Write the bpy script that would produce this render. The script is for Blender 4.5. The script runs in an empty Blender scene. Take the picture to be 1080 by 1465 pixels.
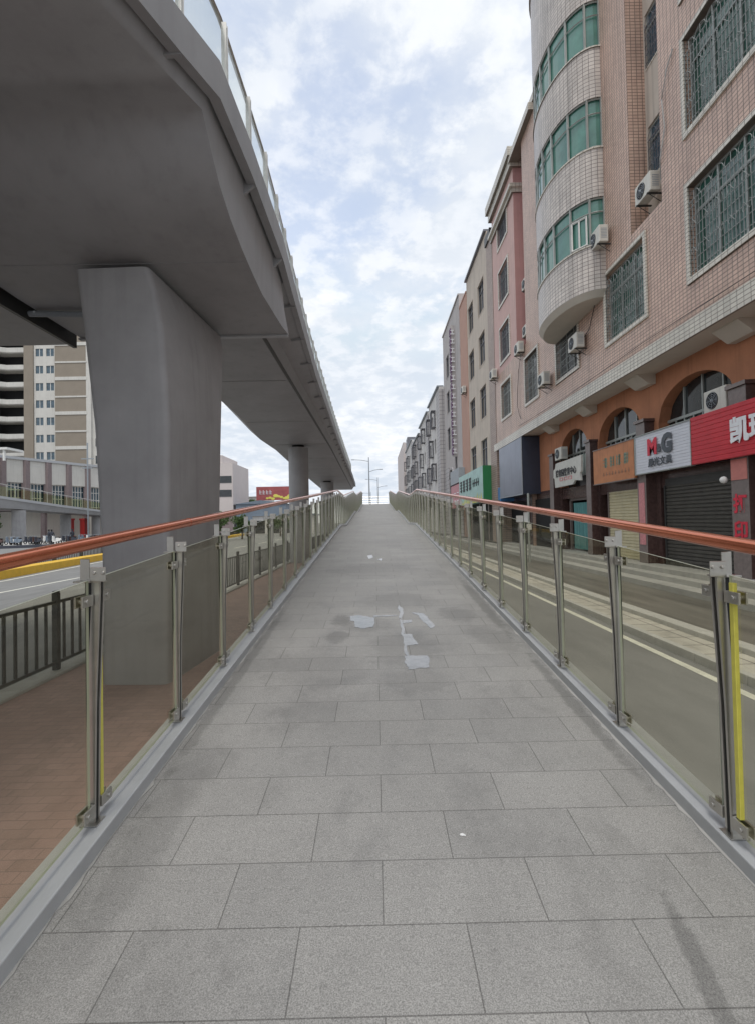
import bpy, bmesh, math, random
from mathutils import Vector, Matrix
random.seed(7)
R = math.radians
S = bpy.context.scene
COL = S.collection
# ------------------------------------------------------------------ camera
EZ = 2.1
cam_d = bpy.data.cameras.new("camera"); cam = bpy.data.objects.new("camera", cam_d); COL.objects.link(cam)
cam_d.sensor_fit = 'HORIZONTAL'; cam_d.sensor_width = 36; cam_d.lens = 700 / 1080 * 36
cam_d.clip_start = .05; cam_d.clip_end = 3000
Yc = Vector((-3, -13.5, -700)).normalized()          # street direction as the camera sees it
Zc = Vector((-.02, 1, 0)); Zc = (Zc - Yc * Zc.dot(Yc)).normalized()
Xc = Yc.cross(Zc)
cam.matrix_world = Matrix.Translation((0, 0, EZ)) @ Matrix((Xc, Yc, Zc)).to_4x4()
S.camera = cam
# ------------------------------------------------------------------ world, sun, exposure
SUN_EL, SUN_AZ = 66, 192          # azimuth clockwise from +Y
w = bpy.data.worlds.new("World"); S.world = w; w.use_nodes = True
nt = w.node_tree; nt.nodes.clear(); N = nt.nodes.new; Lk = nt.links.new
out = N('ShaderNodeOutputWorld'); bg = N('ShaderNodeBackground'); bg.inputs[1].default_value = .1
sky = N('ShaderNodeTexSky'); sky.sky_type = 'NISHITA'; sky.sun_disc = False
sky.sun_elevation = R(SUN_EL); sky.sun_rotation = R(SUN_AZ); sky.dust_density = 1.5; sky.air_density = 1.0
tc = N('ShaderNodeTexCoord'); sep = N('ShaderNodeSeparateXYZ'); Lk(tc.outputs['Generated'], sep.inputs[0])
ad = N('ShaderNodeMath'); ad.operation = 'ADD'; ad.inputs[1].default_value = .22; Lk(sep.outputs[2], ad.inputs[0])
mx = N('ShaderNodeMath'); mx.operation = 'MAXIMUM'; mx.inputs[1].default_value = .05; Lk(ad.outputs[0], mx.inputs[0])
dx = N('ShaderNodeMath'); dx.operation = 'DIVIDE'; Lk(sep.outputs[0], dx.inputs[0]); Lk(mx.outputs[0], dx.inputs[1])
dy = N('ShaderNodeMath'); dy.operation = 'DIVIDE'; Lk(sep.outputs[1], dy.inputs[0]); Lk(mx.outputs[0], dy.inputs[1])
cmb = N('ShaderNodeCombineXYZ'); Lk(dx.outputs[0], cmb.inputs[0]); Lk(dy.outputs[0], cmb.inputs[1])
def wnoise(scale, detail, rough, lo, hi, dist=0, off=(0, 0, 0)):
    mp = N('ShaderNodeMapping'); mp.inputs['Location'].default_value = off; Lk(cmb.outputs[0], mp.inputs[0])
    n = N('ShaderNodeTexNoise'); n.inputs['Scale'].default_value = scale; n.inputs['Detail'].default_value = detail
    n.inputs['Roughness'].default_value = rough; n.inputs['Distortion'].default_value = dist; Lk(mp.outputs[0], n.inputs[0])
    m = N('ShaderNodeMapRange'); m.interpolation_type = 'SMOOTHSTEP'; m.inputs[1].default_value = lo; m.inputs[2].default_value = hi
    Lk(n.outputs[0], m.inputs[0]); return m
big = wnoise(1.3, 9, .55, .41, .58, .1, (3.3, 1.7, 0)); fine = wnoise(9, 6, .6, .42, .62, .1, (1.2, 0, 0))
shade = wnoise(2.0, 8, .6, .35, .7, .1, (7.1, 4.0, 0))
mul = N('ShaderNodeMath'); mul.operation = 'MULTIPLY_ADD'; mul.inputs[1].default_value = .62; mul.inputs[2].default_value = 0
Lk(big.outputs[0], mul.inputs[0])
ad2 = N('ShaderNodeMath'); ad2.operation = 'MULTIPLY_ADD'; ad2.inputs[1].default_value = .30; Lk(fine.outputs[0], ad2.inputs[0]); Lk(mul.outputs[0], ad2.inputs[2])
ad3 = N('ShaderNodeMath'); ad3.operation = 'ADD'; ad3.use_clamp = True; ad3.inputs[1].default_value = .42; Lk(ad2.outputs[0], ad3.inputs[0])
shf = N('ShaderNodeMath'); shf.operation = 'MULTIPLY_ADD'; shf.inputs[1].default_value = .45; Lk(fine.outputs[0], shf.inputs[0])
shg = N('ShaderNodeMath'); shg.operation = 'MULTIPLY'; shg.inputs[1].default_value = .65; Lk(shade.outputs[0], shg.inputs[0]); Lk(shg.outputs[0], shf.inputs[2])
cc = N('ShaderNodeMix'); cc.data_type = 'RGBA'; Lk(shf.outputs[0], cc.inputs[0])
cc.inputs[6].default_value = (6.3, 6.8, 7.5, 1); cc.inputs[7].default_value = (8.3, 8.5, 8.8, 1)
bl = N('ShaderNodeMix'); bl.data_type = 'RGBA'; bl.blend_type = 'MULTIPLY'; bl.inputs[0].default_value = 1; Lk(sky.outputs[0], bl.inputs[6]); bl.inputs[7].default_value = (3.2, 2.7, 2.3, 1)
cap = N('ShaderNodeMix'); cap.data_type = 'RGBA'; cap.blend_type = 'DARKEN'; cap.inputs[0].default_value = 1; Lk(bl.outputs[2], cap.inputs[6]); cap.inputs[7].default_value = (5.5, 6.2, 7.1, 1)
mixc = N('ShaderNodeMix'); mixc.data_type = 'RGBA'; Lk(ad3.outputs[0], mixc.inputs[0]); Lk(cap.outputs[2], mixc.inputs[6]); Lk(cc.outputs[2], mixc.inputs[7])
Lk(mixc.outputs[2], bg.inputs[0]); Lk(bg.outputs[0], out.inputs[0])
sd = bpy.data.lights.new("sun", 'SUN'); sd.energy = 1.4; sd.angle = R(22); sd.color = (1, .96, .9)
sun = bpy.data.objects.new("sun", sd); COL.objects.link(sun)
dv = Vector((math.sin(R(SUN_AZ)) * math.cos(R(SUN_EL)), math.cos(R(SUN_AZ)) * math.cos(R(SUN_EL)), math.sin(R(SUN_EL))))
sun.rotation_euler = dv.to_track_quat('Z', 'Y').to_euler()
S.view_settings.view_transform = 'Standard'; S.view_settings.look = 'None'; S.view_settings.exposure = .30; S.view_settings.gamma = 1
S.cycles.transparent_max_bounces = 24; S.cycles.max_bounces = 8; S.cycles.diffuse_bounces = 5
# ------------------------------------------------------------------ materials
MATS = {}
# (x, y, half width, half length, turn, strength) of damp marks on the paving
BLOBS = [(-.12, 5.55, .30, .30, 0, .16), (.25, 4.75, .34, .5, 0, .16), (.3, 3.95, .3, .25, 0, .16), (-1.05, 2.4, .12, .8, 0, .14), (1.03, 1.62, .04, .34, -.18, .34), (1.22, 1.42, .14, .06, .1, .28), (-.42, 5.75, .12, .24, 0, .3), (-.42, 5.15, .12, .22, 0, .26), (-.55, 4.3, .45, .5, .3, .13),
         (.95, 5.9, .22, .35, .2, .2), (1.15, 5.0, .2, .5, .3, .16), (.15, 3.4, .9, .5, 0, .08), (.3, 6.6, .5, .5, 0, .14), (0, 9, .9, .8, 0, .12), (1.38, 3.5, .05, 1.0, 0, .3), (1.36, 6.5, .07, 1.5, 0, .3), (-1.18, 4.5, .05, 2, 0, .25)]
def newmat(name):
    m = bpy.data.materials.new(name); m.use_nodes = True; t = m.node_tree
    return m, t, t.nodes['Principled BSDF']
def mat(name, col, rough=.7, metal=0, var=.12, scale=3.0, bump=0, emit=0, spec=.5, stretch=(1, 1, 1), streak=0):
    if name in MATS: return MATS[name]
    m, t, b = newmat(name); n = t.nodes.new; l = t.links.new
    g = n('ShaderNodeNewGeometry'); mp = n('ShaderNodeMapping'); mp.inputs['Scale'].default_value = stretch; l(g.outputs['Position'], mp.inputs[0])
    no = n('ShaderNodeTexNoise'); no.inputs['Scale'].default_value = scale; no.inputs['Detail'].default_value = 7; no.inputs['Roughness'].default_value = .65
    l(mp.outputs[0], no.inputs[0])
    mr = n('ShaderNodeMapRange'); mr.inputs[1].default_value = .25; mr.inputs[2].default_value = .75; mr.inputs[3].default_value = 1 - var; mr.inputs[4].default_value = 1 + var
    l(no.outputs[0], mr.inputs[0]); src = mr.outputs[0]
    if streak:
        mp2 = n('ShaderNodeMapping'); mp2.inputs['Scale'].default_value = (3, 3, .12); l(g.outputs['Position'], mp2.inputs[0])
        n2 = n('ShaderNodeTexNoise'); n2.inputs['Scale'].default_value = 2.2; n2.inputs['Detail'].default_value = 6; l(mp2.outputs[0], n2.inputs[0])
        m2 = n('ShaderNodeMapRange'); m2.inputs[1].default_value = .52; m2.inputs[2].default_value = .75; m2.inputs[3].default_value = 1; m2.inputs[4].default_value = 1 - streak; l(n2.outputs[0], m2.inputs[0])
        mm = n('ShaderNodeMath'); mm.operation = 'MULTIPLY'; l(src, mm.inputs[0]); l(m2.outputs[0], mm.inputs[1]); src = mm.outputs[0]
    vm = n('ShaderNodeVectorMath'); vm.operation = 'SCALE'; vm.inputs[0].default_value = col; l(src, vm.inputs['Scale']); l(vm.outputs[0], b.inputs['Base Color'])
    b.inputs['Roughness'].default_value = rough; b.inputs['Metallic'].default_value = metal; b.inputs['Specular IOR Level'].default_value = spec
    if bump:
        bp = n('ShaderNodeBump'); bp.inputs['Strength'].default_value = bump; bp.inputs['Distance'].default_value = .02; l(no.outputs[0], bp.inputs['Height']); l(bp.outputs[0], b.inputs['Normal'])
    if emit:
        b.inputs['Emission Color'].default_value = (*col, 1); b.inputs['Emission Strength'].default_value = emit
    MATS[name] = m; return m
def tilemat(name, c1, c2, grout, tw, th, gap=.012, rough=.45, off=.5, var=.1, origin=(0, 0, 0), bump=.3, streak=.0, horiz=False, stain=0, bias=0, uvmode=False, speck=0, blobs=False):
    """rectangular tiles laid on whichever vertical plane (or the ground) the face lies in, world scale"""
    m, t, b = newmat(name); n = t.nodes.new; l = t.links.new
    g = n('ShaderNodeNewGeometry'); sp = n('ShaderNodeSeparateXYZ'); l(g.outputs['Position'], sp.inputs[0])
    cb = n('ShaderNodeCombineXYZ')
    if uvmode:
        uv = n('ShaderNodeUVMap'); vec = uv.outputs[0]
    else:
        if horiz: l(sp.outputs[0], cb.inputs[0]); l(sp.outputs[1], cb.inputs[1])
        else:
            sn = n('ShaderNodeSeparateXYZ'); l(g.outputs['True Normal'], sn.inputs[0])
            ab = n('ShaderNodeMath'); ab.operation = 'ABSOLUTE'; l(sn.outputs[0], ab.inputs[0])
            gt = n('ShaderNodeMath'); gt.operation = 'GREATER_THAN'; gt.inputs[1].default_value = .45; l(ab.outputs[0], gt.inputs[0])
            mi = n('ShaderNodeMix'); l(gt.outputs[0], mi.inputs[0]); l(sp.outputs[0], mi.inputs[2]); l(sp.outputs[1], mi.inputs[3])
            l(mi.outputs[0], cb.inputs[0]); l(sp.outputs[2], cb.inputs[1])
        vec = cb.outputs[0]
    mp = n('ShaderNodeMapping'); mp.inputs['Location'].default_value = origin; l(vec, mp.inputs[0])
    br = n('ShaderNodeTexBrick'); br.offset = off; br.inputs['Scale'].default_value = 1
    br.inputs['Color1'].default_value = (*c1, 1); br.inputs['Color2'].default_value = (*c2, 1); br.inputs['Mortar'].default_value = (*grout, 1)
    br.inputs['Brick Width'].default_value = tw; br.inputs['Row Height'].default_value = th; br.inputs['Mortar Size'].default_value = gap; br.inputs['Mortar Smooth'].default_value = .15; br.inputs['Bias'].default_value = bias
    l(mp.outputs[0], br.inputs[0])
    no = n('ShaderNodeTexNoise'); no.inputs['Scale'].default_value = .8; no.inputs['Detail'].default_value = 8; no.inputs['Roughness'].default_value = .65; l(g.outputs['Position'], no.inputs[0])
    mr = n('ShaderNodeMapRange'); mr.inputs[1].default_value = .3; mr.inputs[2].default_value = .7; mr.inputs[3].default_value = 1 - var; mr.inputs[4].default_value = 1 + var; l(no.outputs[0], mr.inputs[0]); src = mr.outputs[0]
    def times(a, bb):
        mm = n('ShaderNodeMath'); mm.operation = 'MULTIPLY'; l(a, mm.inputs[0]); l(bb, mm.inputs[1]); return mm.outputs[0]
    if streak:
        mp2 = n('ShaderNodeMapping'); mp2.inputs['Scale'].default_value = (2.5, 2.5, .1); l(g.outputs['Position'], mp2.inputs[0])
        n2 = n('ShaderNodeTexNoise'); n2.inputs['Scale'].default_value = 2.2; n2.inputs['Detail'].default_value = 6; l(mp2.outputs[0], n2.inputs[0])
        m2 = n('ShaderNodeMapRange'); m2.inputs[1].default_value = .5; m2.inputs[2].default_value = .78; m2.inputs[3].default_value = 1; m2.inputs[4].default_value = 1 - streak; l(n2.outputs[0], m2.inputs[0]); src = times(src, m2.outputs[0])
    if stain:      # dark damp patches of their own shape
        n3 = n('ShaderNodeTexNoise'); n3.inputs['Scale'].default_value = 1.5; n3.inputs['Detail'].default_value = 12; n3.inputs['Roughness'].default_value = .78; n3.inputs['Distortion'].default_value = .2
        mp3 = n('ShaderNodeMapping'); mp3.inputs['Scale'].default_value = (2.0, 1.1, 1); l(g.outputs['Position'], mp3.inputs[0]); l(mp3.outputs[0], n3.inputs[0])
        m3 = n('ShaderNodeMapRange'); m3.inputs[1].default_value = .50; m3.inputs[2].default_value = .70; m3.inputs[3].default_value = 1; m3.inputs[4].default_value = 1 - stain; l(n3.outputs[0], m3.inputs[0]); src = times(src, m3.outputs[0])
        r3 = n('ShaderNodeMapRange'); r3.inputs[1].default_value = .50; r3.inputs[2].default_value = .70; r3.inputs[3].default_value = rough; r3.inputs[4].default_value = rough - .15; l(n3.outputs[0], r3.inputs[0]); l(r3.outputs[0], b.inputs['Roughness'])
    else: b.inputs['Roughness'].default_value = rough
    if speck:      # granite speckle
        n4 = n('ShaderNodeTexNoise'); n4.inputs['Scale'].default_value = 230; n4.inputs['Detail'].default_value = 2; l(g.outputs['Position'], n4.inputs[0])
        m4 = n('ShaderNodeMapRange'); m4.inputs[1].default_value = .3; m4.inputs[2].default_value = .7; m4.inputs[3].default_value = 1 - speck; m4.inputs[4].default_value = 1 + speck; l(n4.outputs[0], m4.inputs[0]); src = times(src, m4.outputs[0])
    if blobs:      # damp patches and a trickle mark at known spots on the ramp
        nd = n('ShaderNodeTexNoise'); nd.inputs['Scale'].default_value = 7; nd.inputs['Detail'].default_value = 9; nd.inputs['Roughness'].default_value = .78; l(g.outputs['Position'], nd.inputs[0])
        for (bx, by, rx, ry, rot, st) in BLOBS:
            ml = n('ShaderNodeMapping'); ml.vector_type = 'TEXTURE'; ml.inputs['Location'].default_value = (bx, by, 0); ml.inputs['Rotation'].default_value = (0, 0, rot); ml.inputs['Scale'].default_value = (rx, ry, 1000); l(g.outputs['Position'], ml.inputs[0])
            le = n('ShaderNodeVectorMath'); le.operation = 'LENGTH'; l(ml.outputs[0], le.inputs[0]); sa = n('ShaderNodeMath'); sa.operation = 'MULTIPLY_ADD'; sa.inputs[1].default_value = 2.2; l(nd.outputs[0], sa.inputs[0]); l(le.outputs['Value'], sa.inputs[2])
            mb_ = n('ShaderNodeMapRange'); mb_.interpolation_type = 'SMOOTHSTEP'; mb_.inputs[1].default_value = 1.7; mb_.inputs[2].default_value = 2.3; mb_.inputs[3].default_value = 1 - st; mb_.inputs[4].default_value = 1; l(sa.outputs[0], mb_.inputs[0]); src = times(src, mb_.outputs[0])
    vm = n('ShaderNodeVectorMath'); vm.operation = 'SCALE'; l(br.outputs[0], vm.inputs[0]); l(src, vm.inputs['Scale']); l(vm.outputs[0], b.inputs['Base Color'])
    if bump:
        bp = n('ShaderNodeBump'); bp.inputs['Strength'].default_value = bump; bp.inputs['Distance'].default_value = .006; bp.invert = True; l(br.outputs['Fac'], bp.inputs['Height']); l(bp.outputs[0], b.inputs['Normal'])
    MATS[name] = m; return m
def glassmat(name, tint, refl=.06, rough=.02):
    m = bpy.data.materials.new(name); m.use_nodes = True; t = m.node_tree; t.nodes.clear(); n = t.nodes.new; l = t.links.new
    o = n('ShaderNodeOutputMaterial'); mi = n('ShaderNodeMixShader'); tr = n('ShaderNodeBsdfTransparent'); gl = n('ShaderNodeBsdfGlossy')
    tr.inputs[0].default_value = (*tint, 1); gl.inputs['Roughness'].default_value = rough
    lw = n('ShaderNodeLayerWeight'); lw.inputs[0].default_value = .5; pw = n('ShaderNodeMath'); pw.operation = 'POWER'; pw.inputs[1].default_value = 4
    l(lw.outputs['Facing'], pw.inputs[0]); ma = n('ShaderNodeMath'); ma.operation = 'MULTIPLY_ADD'; ma.inputs[1].default_value = refl; ma.inputs[2].default_value = .09; l(pw.outputs[0], ma.inputs[0])
    ge = n('ShaderNodeNewGeometry'); iv = n('ShaderNodeMath'); iv.operation = 'SUBTRACT'; iv.inputs[0].default_value = 1; l(ge.outputs['Backfacing'], iv.inputs[1])
    mu = n('ShaderNodeMath'); mu.operation = 'MULTIPLY'; l(ma.outputs[0], mu.inputs[0]); l(iv.outputs[0], mu.inputs[1]); l(mu.outputs[0], mi.inputs[0]); l(tr.outputs[0], mi.inputs[1]); l(gl.outputs[0], mi.inputs[2]); l(mi.outputs[0], o.inputs[0])
    MATS[name] = m; return m
M = dict(
 asphalt=mat('asphalt', (.20, .198, .19), .85, var=.22, scale=1.2, bump=.2, stretch=(1.4, .35, 1)),
 granite=tilemat('granite paving', (.305, .297, .284), (.272, .266, .256), (.15, .145, .138), .6, .303, .0026, .6, .5, .10, (.3, -.285 + .303, 0), .35, horiz=True, stain=.24, speck=.38, blobs=True),
 brickpave=tilemat('red brick paving', (.41, .275, .24), (.36, .245, .21), (.29, .205, .18), .2, .1, .004, .8, .5, .14, (0, 0, 0), .3, horiz=True, stain=.3, speck=.2),
 palepave=tilemat('pale concrete slabs', (.52, .49, .43), (.44, .42, .37), (.12, .11, .10), 1.0, .5, .012, .75, 0, .2, (0, 0, 0), .3, horiz=True, stain=.35, speck=.1),
 darkpave=mat('dark damp concrete', (.17, .16, .14), .45, var=.55, scale=.9, bump=.2, stretch=(2.5, .3, 1)),
 concrete=mat('concrete', (.42, .41, .39), .8, var=.18, scale=2, bump=.15),
 kerb=mat('kerb stone', (.46, .45, .42), .8, var=.15, scale=4, bump=.15),
 bridge=mat('grey painted bridge steel', (.345, .345, .355), .5, var=.14, scale=.9, streak=.10),
 pier=mat('grey painted concrete', (.355, .35, .355), .65, var=.13, scale=1.3, bump=.08, streak=.14),
 railkerb=mat('light grey painted steel', (.43, .44, .455), .4, var=.08, scale=6),
 steel=mat('stainless steel', (.50, .485, .45), .28, .85, var=.12, scale=9),
 darkgap=mat('rubber and gap shade', (.02, .02, .02), .7),  # near black: shade between post plates painted solid; also the bearing rubber
 copper=mat('rose copper steel', (.68, .22, .12), .15, .75, var=.10, scale=5),
 yellow=mat('yellow paint', (.75, .45, .03), .6, var=.12, scale=3),
 yellowstrip=mat('yellow protective strip', (.72, .66, .12), .5, var=.1, scale=20),
 glassedge=mat('pale glass edge', (.42, .45, .37), .3, var=.1),
 white=mat('white paint', (.74, .73, .70), .6, var=.12, scale=5),
 roadline=mat('worn white road paint', (.66, .65, .56), .7, var=.22, scale=6),
 black=mat('black painted metal', (.045, .045, .043), .45, var=.2),
 pink=tilemat('pink wall tile', (.64, .445, .35), (.54, .365, .29), (.17, .125, .105), .155, .10, .010, .4, 0, .12, (0, 0, 0), .45, streak=.32),
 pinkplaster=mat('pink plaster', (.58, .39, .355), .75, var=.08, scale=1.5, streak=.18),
 darkpink=mat('darker pink plaster', (.46, .26, .245), .75, var=.08, scale=1.5, streak=.15),  # darker pink, used on the recess back and the return wall
 whitetile=tilemat('cream wall tile', (.66, .62, .54), (.58, .54, .47), (.20, .17, .14), .20, .10, .009, .35, 0, .12, (0, 0, 0), .45, streak=.25),
 baytile=tilemat('pale bay tile', (.60, .54, .49), (.50, .45, .41), (.17, .14, .13), .19, .13, .010, .35, 0, .16, (0, 0, 0), .45, streak=.35, uvmode=True),
 orange=mat('burnt orange plaster', (.42, .175, .09), .8, var=.18, scale=1.2, streak=.2),
 soffit=mat('cream plaster', (.55, .50, .43), .8, var=.08, scale=1.5),
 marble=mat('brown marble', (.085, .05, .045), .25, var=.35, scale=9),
 marblelit=mat('marble in lit tone', (.20, .165, .155), .4, var=.25, scale=9),  # the brown marble again, with daylight painted into its colour
 beige=mat('beige plaster', (.54, .47, .40), .8, var=.10, scale=1.2, streak=.3),
 browntile=tilemat('brown wall tile', (.40, .30, .25), (.33, .25, .21), (.15, .12, .11), .35, .14, .014, .5, 0, .1, (0, 0, 0), .4),
 orangewall=mat('terracotta plaster', (.46, .28, .22), .8, var=.07, scale=1),
 greytile=tilemat('grey wall tile', (.46, .44, .44), (.42, .40, .40), (.22, .21, .22), .7, .42, .03, .6, 0, .08, (0, 0, 0), .3, streak=.15),
 greywall=mat('grey plaster', (.45, .42, .41), .8, var=.1, scale=1, streak=.25),
 offwhite=mat('off white plaster', (.62, .60, .58), .8, var=.1, scale=1, streak=.25),
 glassdark=mat('dark window glass', (.025, .03, .032), .08, var=.5, scale=1.5, spec=.7),
 glassgreen=mat('green window glass', (.03, .095, .075), .12, var=.8, scale=2.2, stretch=(1, 2.5, .5), spec=.8),
 glassmint=mat('mint window glass', (.08, .21, .17), .10, var=.35, scale=1.2, spec=.9),  # lighter green glass for the bay windows
 glassblue=mat('blue window glass', (.06, .10, .13), .12, var=.5, scale=1.5, spec=.7),
 curtain=mat('pale curtain', (.40, .47, .43), .9, var=.2, scale=8, stretch=(1, 6, .4)),
 tealcloth=mat('teal curtain', (.12, .30, .30), .8, var=.3, scale=5, stretch=(1, 6, .3)),
 alum=mat('aluminium frame', (.36, .38, .36), .4, .3, var=.1),
 grille=mat('weathered steel grille', (.27, .28, .27), .45, .4, var=.25, scale=8),
 grilledark=mat('dark steel grille', (.16, .16, .18), .5, .3, var=.25, scale=8),
 acwhite=mat('cream enamel', (.60, .58, .52), .45, var=.12, scale=5, streak=.2),
 shutterblack=mat('dark roller shutter', (.085, .08, .07), .4, .2, var=.25, scale=4),
 shuttercream=mat('cream roller shutter', (.60, .54, .36), .5, var=.15, scale=3),
 interior=mat('dark interior', (.012, .012, .013), .9),
 signred=mat('red sign sheet', (.55, .03, .045), .35, var=.18, scale=1.5),
 billred=mat('faded red hoarding', (.36, .09, .09), .6, var=.3, scale=.6),
 signwhite=mat('white sign sheet', (.66, .67, .72), .4, var=.06, scale=4),
 signcream=mat('soiled white sign', (.60, .59, .54), .5, var=.15, scale=4),
 signorange=mat('faded orange sign', (.50, .20, .085), .55, var=.2, scale=3, streak=.2),
 faintteal=mat('faded teal lettering', (.23, .30, .23), .6, var=.3, scale=12),
 faintbrown=mat('faded brown lettering', (.36, .19, .12), .6, var=.3, scale=12),
 signnavy=mat('dark navy panel', (.035, .045, .07), .35, var=.12, scale=2),
 signslate=mat('slate blue panel', (.15, .17, .23), .3, .2, var=.2, scale=.8, streak=.2),
 signteal=mat('pale teal panel', (.30, .50, .46), .4, var=.25, scale=1.5),
 signgreen=mat('deep green panel', (.02, .17, .06), .4, var=.08, scale=2),
 signpink=mat('pink panel', (.55, .22, .25), .5, var=.3, scale=4),
 signblue=mat('blue panel', (.06, .20, .45), .4, var=.1),
 inkblack=mat('black lettering', (.02, .02, .025), .5),
 inkwhite=mat('white lettering', (.78, .78, .80), .4),
 inkgrey=mat('charcoal lettering', (.07, .08, .095), .5),
 inkred=mat('red lettering', (.62, .03, .06), .5, var=.3, scale=20),
 inkpurple=mat('purple lettering', (.14, .07, .15), .5, var=.3, scale=6),
 postersalmon=mat('salmon poster', (.56, .20, .17), .6, var=.15, scale=6),
 posterpink=mat('pink poster', (.58, .24, .25), .7, var=.25, scale=14),
 paper=mat('paper', (.7, .7, .7), .8),
 cable=mat('black cable', (.03, .028, .028), .6),
 water=mat('rain puddle', (.24, .24, .245), .07, var=.3, scale=9, spec=1.0),
 leaf=mat('leaves', (.07, .12, .035), .7, var=.5, scale=1.5),
 bark=mat('bark', (.12, .09, .06), .9, var=.2),
 skin=mat('skin', (.45, .28, .20), .6), cloth=mat('dark clothing', (.04, .045, .06), .8), hair=mat('black hair', (.015, .012, .012), .6),
 brownwall=mat('taupe wall', (.27, .23, .185), .8, var=.08, scale=.5),
 whitewall=mat('weathered white wall', (.60, .58, .54), .8, var=.08, scale=.5, streak=.15),
 mauve=mat('mauve column paint', (.24, .19, .19), .7, var=.15),
 pinkwhite=mat('pinkish white wall', (.60, .54, .52), .8, var=.06, scale=.3),
 bluegrey=mat('blue grey sheeting', (.17, .21, .26), .6, var=.25, scale=.4),
 red=mat('red paint', (.45, .03, .03), .5, var=.1),
 lampgrey=mat('grey lamp paint', (.30, .33, .36), .5),
)
M['railglass'] = glassmat('bronze tinted glass', (.935, .925, .855), .6)
M['bridgeglass'] = glassmat('clear bridge glass', (.93, .95, .95), .5)
M['farglass'] = glassmat('greenish far glass', (.84, .87, .72), .3)
# ------------------------------------------------------------------ mesh helpers
class MB:
    def __init__(s): s.v = []; s.f = []; s.m = []; s.mi = 0; s.uv = {}
    def face(s, pts, uv=None):
        b = len(s.v); s.v += [tuple(p) for p in pts]; s.f.append(tuple(range(b, b + len(pts)))); s.m.append(s.mi)
        if uv: s.uv[len(s.f) - 1] = uv
        return s
    def box(s, x0, x1, y0, y1, z0, z1):
        b = len(s.v); s.v += [(x, y, z) for z in (z0, z1) for y in (y0, y1) for x in (x0, x1)]
        for q in ((0, 2, 3, 1), (4, 5, 7, 6), (0, 1, 5, 4), (2, 6, 7, 3), (0, 4, 6, 2), (1, 3, 7, 5)):
            s.f.append(tuple(b + i for i in q)); s.m.append(s.mi)
        return s
    def loft(s, rings, cap=True, close=True):
        b = len(s.v); n = len(rings[0])
        for r in rings: s.v += [tuple(p) for p in r]
        for i in range(len(rings) - 1):
            for j in range(n if close else n - 1):
                k = (j + 1) % n; s.f.append((b + i * n + j, b + i * n + k, b + (i + 1) * n + k, b + (i + 1) * n + j)); s.m.append(s.mi)
        if cap:
            s.f.append(tuple(b + j for j in reversed(range(n)))); s.m.append(s.mi)
            s.f.append(tuple(b + (len(rings) - 1) * n + j for j in range(n))); s.m.append(s.mi)
        return s
    def tube(s, pts, r, n=8, cap=True):
        pts = [Vector(p) for p in pts]; rings = []
        for i, p in enumerate(pts):
            t = (pts[min(i + 1, len(pts) - 1)] - pts[max(i - 1, 0)]).normalized()
            u = Vector((0, 0, 1)) if abs(t.z) < .9 else Vector((1, 0, 0))
            a = t.cross(u).normalized(); c = a.cross(t)
            rr = r[i] if isinstance(r, (list, tuple)) else r
            rings.append([p + (a * math.cos(2 * math.pi * k / n) + c * math.sin(2 * math.pi * k / n)) * rr for k in range(n)])
        return s.loft(rings, cap)
    def cyl(s, c, r, z0, z1, n=24, r2=None):
        r2 = r if r2 is None else r2
        return s.loft([[(c[0] + rr * math.cos(2 * math.pi * k / n), c[1] + rr * math.sin(2 * math.pi * k / n), z) for k in range(n)] for rr, z in ((r, z0), (r2, z1))])
    def ball(s, c, r, n=10, sc=(1, 1, 1)):
        rings = []
        for i in range(1, n):
            th = math.pi * i / n
            rings.append([(c[0] + sc[0] * r * math.sin(th) * math.cos(2 * math.pi * k / n), c[1] + sc[1] * r * math.sin(th) * math.sin(2 * math.pi * k / n), c[2] - sc[2] * r * math.cos(th)) for k in range(n)])
        return s.loft(rings)
    def build(s, name, mats, parent=None, origin=None, smooth=False, bevel=0, sharp=35):
        me = bpy.data.meshes.new(name)
        o = bpy.data.objects.new(name, me); COL.objects.link(o)
        if parent is not None: base = world_loc(parent)
        else:
            base = Vector(origin) if origin else Vector((sum(v[0] for v in s.v) / len(s.v), sum(v[1] for v in s.v) / len(s.v), min(v[2] for v in s.v)))
            o.location = base
        if parent is not None: o.parent = parent
        me.from_pydata([tuple(Vector(v) - base) for v in s.v], [], s.f)
        mats = mats if isinstance(mats, (list, tuple)) else [mats]
        for m_ in mats: me.materials.append(m_)
        for p, i in zip(me.polygons, s.m): p.material_index = min(i, len(mats) - 1)
        if s.uv:
            ul = me.uv_layers.new(name='UVMap')
            for fi, uvs in s.uv.items():
                for li, u in zip(me.polygons[fi].loop_indices, uvs): ul.data[li].uv = u
        if smooth:
            for p in me.polygons: p.use_smooth = True
            try: me.set_sharp_from_angle(angle=R(sharp))
            except Exception: pass
        me.update()
        if bevel:
            bv = o.modifiers.new('bevel', 'BEVEL'); bv.width = bevel; bv.segments = 2; bv.limit_method = 'ANGLE'
        return o
def world_loc(o):
    v = Vector((0, 0, 0))
    while o: v = v + Vector(o.location); o = o.parent
    return v
def tag(o, label, cat, group=None, kind=None):
    if label: o['label'] = label
    if cat: o['category'] = cat
    if group: o['group'] = group
    if kind: o['kind'] = kind
    return o
def thing(name, loc, label, cat, group=None):
    o = bpy.data.objects.new(name, None); COL.objects.link(o); o.location = loc; o.empty_display_size = .3
    return tag(o, label, cat, group)
def struct(o): o['kind'] = 'structure'; return o
def kids(o): return [c for c in bpy.data.objects if c.parent == o]
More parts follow.
